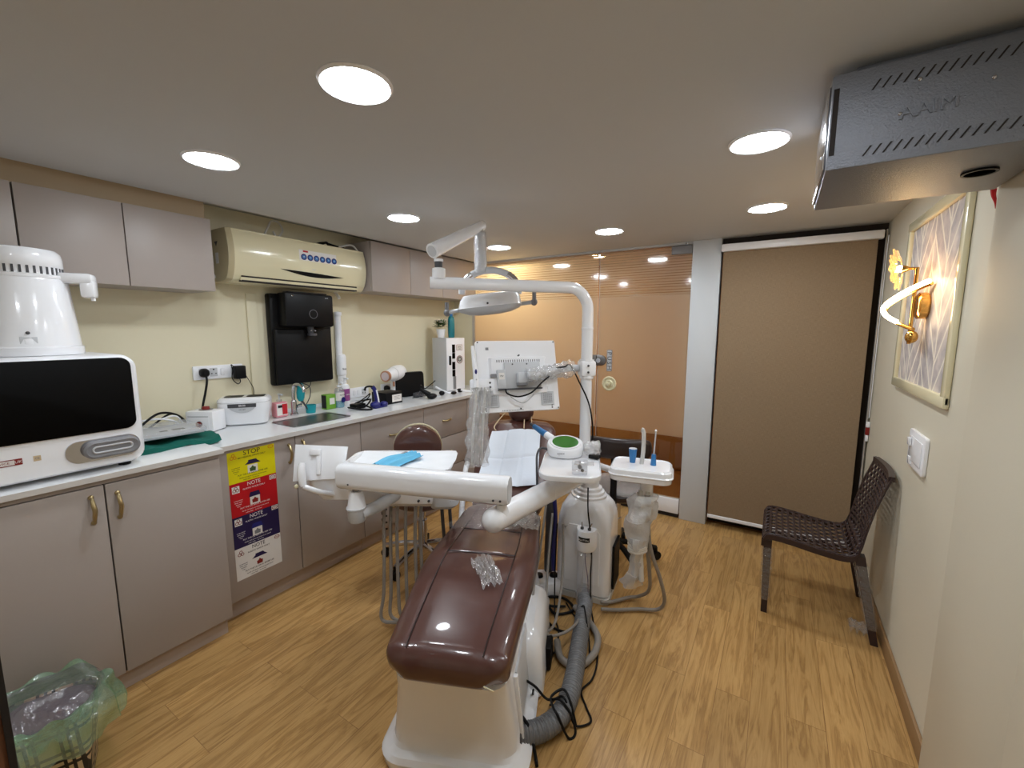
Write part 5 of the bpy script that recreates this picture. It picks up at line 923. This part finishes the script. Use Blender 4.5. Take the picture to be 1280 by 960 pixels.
# ================================================================== FLOOR THINGS
t=T('suction_hose','thick grey corrugated hose curving over the floor beside the chair base','hose',(-.72,1.5,0))
path=cat([V(p) for p in [(-.79,2.02,.075),(-.77,1.97,.068),(-.735,1.85,.06),(-.69,1.70,.046),(-.645,1.55,.043),(-.615,1.42,.043),(-.615,1.32,.043),(-.65,1.235,.046),(-.70,1.17,.058)]],24)
tt=[0]
for a,c in zip(path,path[1:]): tt.append(tt[-1]+(c-a).length)
N=260; pts=[]
for k in range(N):
    s=tt[-1]*k/(N-1); i=max(j for j in range(len(tt)) if tt[j]<=s+1e-9); i=min(i,len(tt)-2); pts.append(path[i].lerp(path[i+1],(s-tt[i])/(tt[i+1]-tt[i])))
B().m('corr').tube(pts,.04,18,0,rf=lambda q:.0375+.0026*math.sin(q*tt[-1]/.0115*2*PI)).o('corrugated_tube',t,ang=80)
B().m('dgrey').cyl((-.705,1.16,.062),(-.735,1.10,.08),.044).o('end_cuff',t)
tag(B().m('hose').tube([(-.83,1.98,.03),(-.74,1.93,.022),(-.65,1.84,.022),(-.625,1.72,.022),(-.66,1.62,.022),(-.74,1.62,.022),(-.80,1.70,.03)],.016,12).o('drain_hose'),'smooth grey hose looping on the floor behind the corrugated hose','hose')
def wire(name,label,pts,r=.004,m='black',spl=8): return tag(B().m(m).tube(pts,r,8,spl).o(name),label,'cable')
wire('power_cable','thin black cable wandering over the floor right of the corrugated hose',[(-.815,2.09,.66),(-.805,2.07,.55),(-.79,2.065,.45),(-.775,2.06,.32),(-.765,2.03,.18),(-.74,1.98,.06),(-.65,1.83,.006),(-.60,1.70,.006),(-.585,1.60,.006),(-.60,1.52,.006),(-.555,1.46,.006),(-.515,1.41,.006),(-.545,1.365,.007),(-.57,1.36,.02),(-.61,1.37,.09),(-.65,1.38,.06),(-.68,1.39,.007)],.0042)
wire('power_cable','black cable tied in a knot over the lower bend of the corrugated hose',[(-.80,1.30,.10),(-.77,1.31,.14),(-.72,1.33,.12),(-.67,1.34,.08),(-.62,1.35,.094),(-.57,1.345,.06),(-.545,1.33,.01),(-.56,1.30,.008),(-.6,1.29,.088),(-.63,1.31,.094),(-.66,1.36,.08),(-.63,1.40,.094),(-.59,1.38,.08),(-.55,1.35,.015)],.005)
wire('power_cable','short black cable end at the front of the corrugated hose by the chair base',[(-.74,1.20,.10),(-.70,1.20,.108),(-.66,1.195,.07),(-.625,1.17,.008),(-.61,1.15,.007)],.006)
wire('power_cable','black cable running down from the adapter to the corrugated hose',[(-.775,1.55,.02),(-.765,1.50,.008),(-.75,1.43,.007),(-.745,1.37,.03),(-.73,1.34,.09)],.0042)
wire('power_cable','thin black cable from behind the column to the black adapter',[(-.96,2.02,.45),(-.95,1.98,.2),(-.90,1.88,.02),(-.84,1.80,.008),(-.80,1.70,.008),(-.78,1.62,.03),(-.775,1.59,.10)],.004)
wire('power_cable','black cable crossing the corrugated hose near its upper end',[(-.89,2.0,.02),(-.80,1.93,.012),(-.755,1.90,.11),(-.72,1.85,.115),(-.66,1.76,.02),(-.63,1.66,.006),(-.68,1.60,.006)],.004)
for lb,p in (('grey tube hanging in a long loop against the right side of the chair',[(-1.02,2.0,.55),(-.97,1.85,.40),(-.905,1.66,.30),(-.87,1.58,.2),(-.85,1.60,.12),(-.82,1.70,.10),(-.86,1.86,.16),(-.90,1.97,.30),(-.93,2.03,.45)]),
 ('grey tube looping lower over the floor beside the chair cover',[(-.99,2.02,.5),(-.93,1.86,.35),(-.87,1.72,.22),(-.82,1.62,.12),(-.76,1.68,.1),(-.74,1.80,.09),(-.78,1.92,.06)])): wire('grey_tube',lb,p,.0065,'hose')
tag(B().m('dgrey').tube([(-1.035,2.05,.60),(-1.02,2.05,.5),(-1.03,2.07,.36),(-1.05,2.10,.22),(-1.06,2.12,.10)],.026,12).m('navy').tube([(-1.0,2.05,.62),(-.99,2.06,.45),(-1.01,2.08,.25),(-1.02,2.1,.12)],.012).o('hose_bundle'),'dark blue black hose bundle hanging between the chair and the column','hose')
t=T('power_adapter','black box adapter standing on the floor beside the chair cover','adapter',(-.80,1.585,0)); B().m('black').cbox((-.80,1.585,.057),(.055,.10,.11),.008,MX.Translation(V((-.80,1.585,0)))@MX.Rotation(R(20),4,'Z')@MX.Translation(V((.80,-1.585,0)))).o('adapter_body',t)
t=T('foot_pedal','white foot pedal with three black buttons on the floor behind the chair','pedal',(-1.10,2.20,0)); M=MX.Translation(V((-1.09,2.06,.02)))@MX.Rotation(R(35),4,'Z')
B().m('white').loft([[M@V((x*s,y*s,z)) for x,y in rrect(.30,.17,.08,8)] for s,z in ((.95,-.019),(1,-.01),(1,.03),(.9,.055),(.8,.06))]).o('pedal_body',t)
for k in (-1,0,1): B().m('black').lathe([(.024,0),(.022,.012),(.015,.016)],M@V((.085*k,0,.06)),seg=18).o('pedal_button',t)
tag(B().m('black').tube([(-1.0,1.98,.015),(-.92,1.90,.012),(-.86,1.93,.012),(-.84,1.99,.012),(-.92,2.04,.012),(-1.0,2.0,.014),(-.96,1.93,.02),(-.88,1.97,.02)],.007).tube([(-1.03,1.95,.012),(-.95,1.86,.01),(-.87,1.80,.01),(-.80,1.80,.01)],.006).o('cable_bundle'),'tangle of black cables on the floor at the foot of the column','cable')
# ================================================================== WOVEN CHAIR
t=T('plastic_chair','dark brown woven plastic chair with wrapped legs against the right wall','chair',(.26,2.74,0)); cy0,cy1=2.525,2.95; cm=(cy0+cy1)/2
# surface path (x,z): seat front -> seat back -> back top
prof=[(.0,.395),(.005,.42),(.03,.437),(.12,.432),(.24,.415),(.34,.408),(.385,.425),(.405,.475),(.42,.56),(.445,.68),(.48,.80),(.486,.815)]
PR=cat([V((x,0,z)) for x,z in prof],14); LL=[0]
for a,c in zip(PR,PR[1:]): LL.append(LL[-1]+(c-a).length)
def sp_(s,y):
    s=min(max(s,0),LL[-1]-1e-6); i=max(j for j in range(len(LL)) if LL[j]<=s); i=min(i,len(PR)-2); p=PR[i].lerp(PR[i+1],(s-LL[i])/(LL[i+1]-LL[i])); q=s/LL[-1]; w=(cy1-cy0)/2*(1.0-.10*max(0,q-.55)/.45)
    return V((p.x,cm+y*w,p.z-.012*(1-y*y)*(1 if q<.5 else 0)+.0))+V((.018*(1-y*y),0,0))*(1 if q>.55 else 0)
def woven(b,s0,s1,rows,cols,hw,hl):
    bm=bmesh.new()
    for r in range(rows):
        a0=s0+(s1-s0)*r/rows; a1=s0+(s1-s0)*(r+1)/rows; off=.5*(r%2)
        edges=sorted(set([-1.0]+[max(-1,min(1,-1+2*(c+off)/cols)) for c in range(-1,cols+1)]+[1.0]))
        for y0,y1 in zip(edges,edges[1:]):
            full=(y1-y0)>1.6/cols
            N_=4; oc=[(y0+(y1-y0)*k/N_,a0) for k in range(N_)]+[(y1,a0+(a1-a0)*k/2) for k in range(2)]+[(y1-(y1-y0)*k/N_,a1) for k in range(N_)]+[(y0,a1-(a1-a0)*k/2) for k in range(2)]
            vo=[bm.verts.new(sp_(q[1],q[0])) for q in oc]
            if full:
                yc=(y0+y1)/2; ac=(a0+a1)/2; vi=[bm.verts.new(sp_(ac+(q[1]-ac)*hl,yc+(q[0]-yc)*hw)+V((0,0,0))) for q in oc]
                for k in range(len(oc)): bm.faces.new((vo[k],vo[(k+1)%len(oc)],vi[(k+1)%len(oc)],vi[k]))
            else: bm.faces.new(vo)
    bmesh.ops.remove_doubles(bm,verts=bm.verts[:],dist=.0004); bmesh.ops.recalc_face_normals(bm,faces=bm.faces[:])
    return b.bm(bm)
sb=.405; i0=min(range(len(LL)),key=lambda i:abs(LL[i]-.43)); 
woven(B().m('chairp'),.0,.425,15,9,.74,.62).o('seat',t,solid=.008,ang=60)
woven(B().m('chairp'),.425,LL[-1],16,9,.74,.62).o('backrest',t,solid=.008,ang=60)
b=B().m('chairp')
for y in (-1,1): 
    s=[sp_(LL[-1]*k/60,y)+V((.0,0,-.012 if k<32 else 0)) for k in range(61)]
    b.loft([[p+V((0,-.009*y*0-.01,-.016)),p+V((0,.01,-.016)),p+V((0,.01,.012)),p+V((0,-.01,.012))] for p in s])
s=[sp_(.004,-1+2*k/16) for k in range(17)]; b.loft([[p+V((-.008,0,-.035)),p+V((.012,0,-.035)),p+V((.012,0,.008)),p+V((-.008,0,.008))] for p in s])
s=[sp_(LL[-1],-1+2*k/16) for k in range(17)]; b.loft([[p+V((-.012,0,-.012)),p+V((.012,0,-.012)),p+V((.012,0,.01)),p+V((-.012,0,.01))] for p in s]); b.o('edge_frame',t)
def leg(x0,y0_,z0,x1,y1_,w0,w1,wrap):
    L=B().m('chairp').loft([[V((x+sx*w,y+sy*w,z)) for sx,sy in ((-1,-1),(1,-1),(1,1),(-1,1))] for x,y,z,w in ((x0,y0_,z0,w0),((x0+x1)/2,(y0_+y1_)/2,z0/2,(w0+w1)/2),(x1,y1_,.0,w1))]).o('leg',t)
    if wrap:
        def f(a,c):
            z=z0*(.90-.72*a); k=1-z/z0; x=x0+(x1-x0)*k; y=y0_+(y1_-y0_)*k; an=2*PI*c; w=(w0+(w1-w0)*k)*1.35+.006*NZ.noise(V((a*16,math.cos(an)*2,math.sin(an)*2))); ca,sn=math.cos(an),math.sin(an)
            return V((x+w*math.copysign(abs(ca)**.5,ca),y+w*math.copysign(abs(sn)**.5,sn),z))
        B().m('filmleg').grid(f,36,20).o('plastic_wrap',L,ang=25)
leg(.022,2.545,.40,.028,2.528,.019,.014,True); leg(.40,2.545,.42,.485,2.518,.022,.015,True)
leg(.022,2.93,.40,.03,2.955,.019,.014,False); leg(.40,2.93,.42,.485,2.96,.022,.015,False)
tag(B().m('film').grid(lambda a,c:V((.40+.10*a,2.55+.12*c,.006+.05*abs(NZ.noise(V((a*4,c*4,9)))))),16,16).o('plastic_wrap',ang=25),'torn clear plastic on the floor by the back leg of the brown woven chair','plastic wrap')
# ================================================================== WASTE BIN
bc=V((-1.945,.262,0)); MBn=rz(-20,bc); t=T('waste_bin','plaid waste bin at bottom left holding a clear and green liner','bin',bc)
out=rrect(.23,.23,.03,4); BH=.26
B().m('plaid').loft([[MBn@V((x*s,y*s,z)) for x,y in out] for s,z in ((.8,.001),(.82,.004),(1,BH),(.975,BH),(.8,.012))],caps=True).o('bin_body',t,flat=True)
def skirt(a,c):       # liner folded out over the rim
    an=2*PI*c; q=[(0,.118,BH-.05),(.2,.128,BH+.035),(.45,.150,BH+.045),(.7,.172,BH-.01),(1,.178,BH-.085)]; z,h=interp([(x,y,w) for x,y,w in q],a)[1:]
    w=NZ.noise(V((math.cos(an)*3,math.sin(an)*3,a*2.5+4))); z=z*(1+.12*w)+.012*a*math.sin(9*an+3*w); h+=.03*NZ.noise(V((math.cos(an)*2.2,math.sin(an)*2.2,7)))*(1+a)
    return bc+V((math.cos(an)*z,math.sin(an)*z,h))
B().m('greenfilm').grid(skirt,24,80).o('green_liner',t,ang=30)
def cap(a,c):
    an=2*PI*c; rr=a*.150*(1+.10*NZ.noise(V((math.cos(an)*1.7,math.sin(an)*1.7,2)))); h=BH+.055+.035*(1-a*a)+.030*NZ.noise(V((rr*math.cos(an)*14,rr*math.sin(an)*14,5)))-.03*a**6
    return bc+V((math.cos(an)*rr,math.sin(an)*rr,h))
B().m('bagfilm').grid(cap,22,64).o('clear_liner',t,ang=30)
B().m('mauve').loft([[MBn@V((x*s,y*s,z)) for x,y in out] for s,z in ((.80,.014),(.965,.252))]).o('waste',t)
# ================================================================== CAMERA, WORLD
cam=bpy.data.cameras.new('camera'); co=bpy.data.objects.new('camera',cam); COL.objects.link(co); SC.camera=co
yaw,pit,rol=.5548,.127,-.0013
cam.sensor_width=36; cam.lens=36*535.77/1280; cam.clip_start=.02
co.matrix_world=MX.Translation((0,0,1.5))@MX.Rotation(yaw,4,'Z')@MX.Rotation(PI/2-pit,4,'X')@MX.Rotation(-rol,4,'Z')
w=bpy.data.worlds.new('world'); SC.world=w; w.use_nodes=True; w.node_tree.nodes['Background'].inputs[0].default_value=(.9,.8,.7,1); w.node_tree.nodes['Background'].inputs[1].default_value=.15
vs=SC.view_settings; vs.view_transform='Standard'; vs.look='None'; vs.gamma=1; vs.use_curve_mapping=False; vs.exposure=1.68
SC.cycles.max_bounces=10; SC.cycles.diffuse_bounces=5; SC.cycles.transparent_max_bounces=24; SC.cycles.sample_clamp_indirect=6
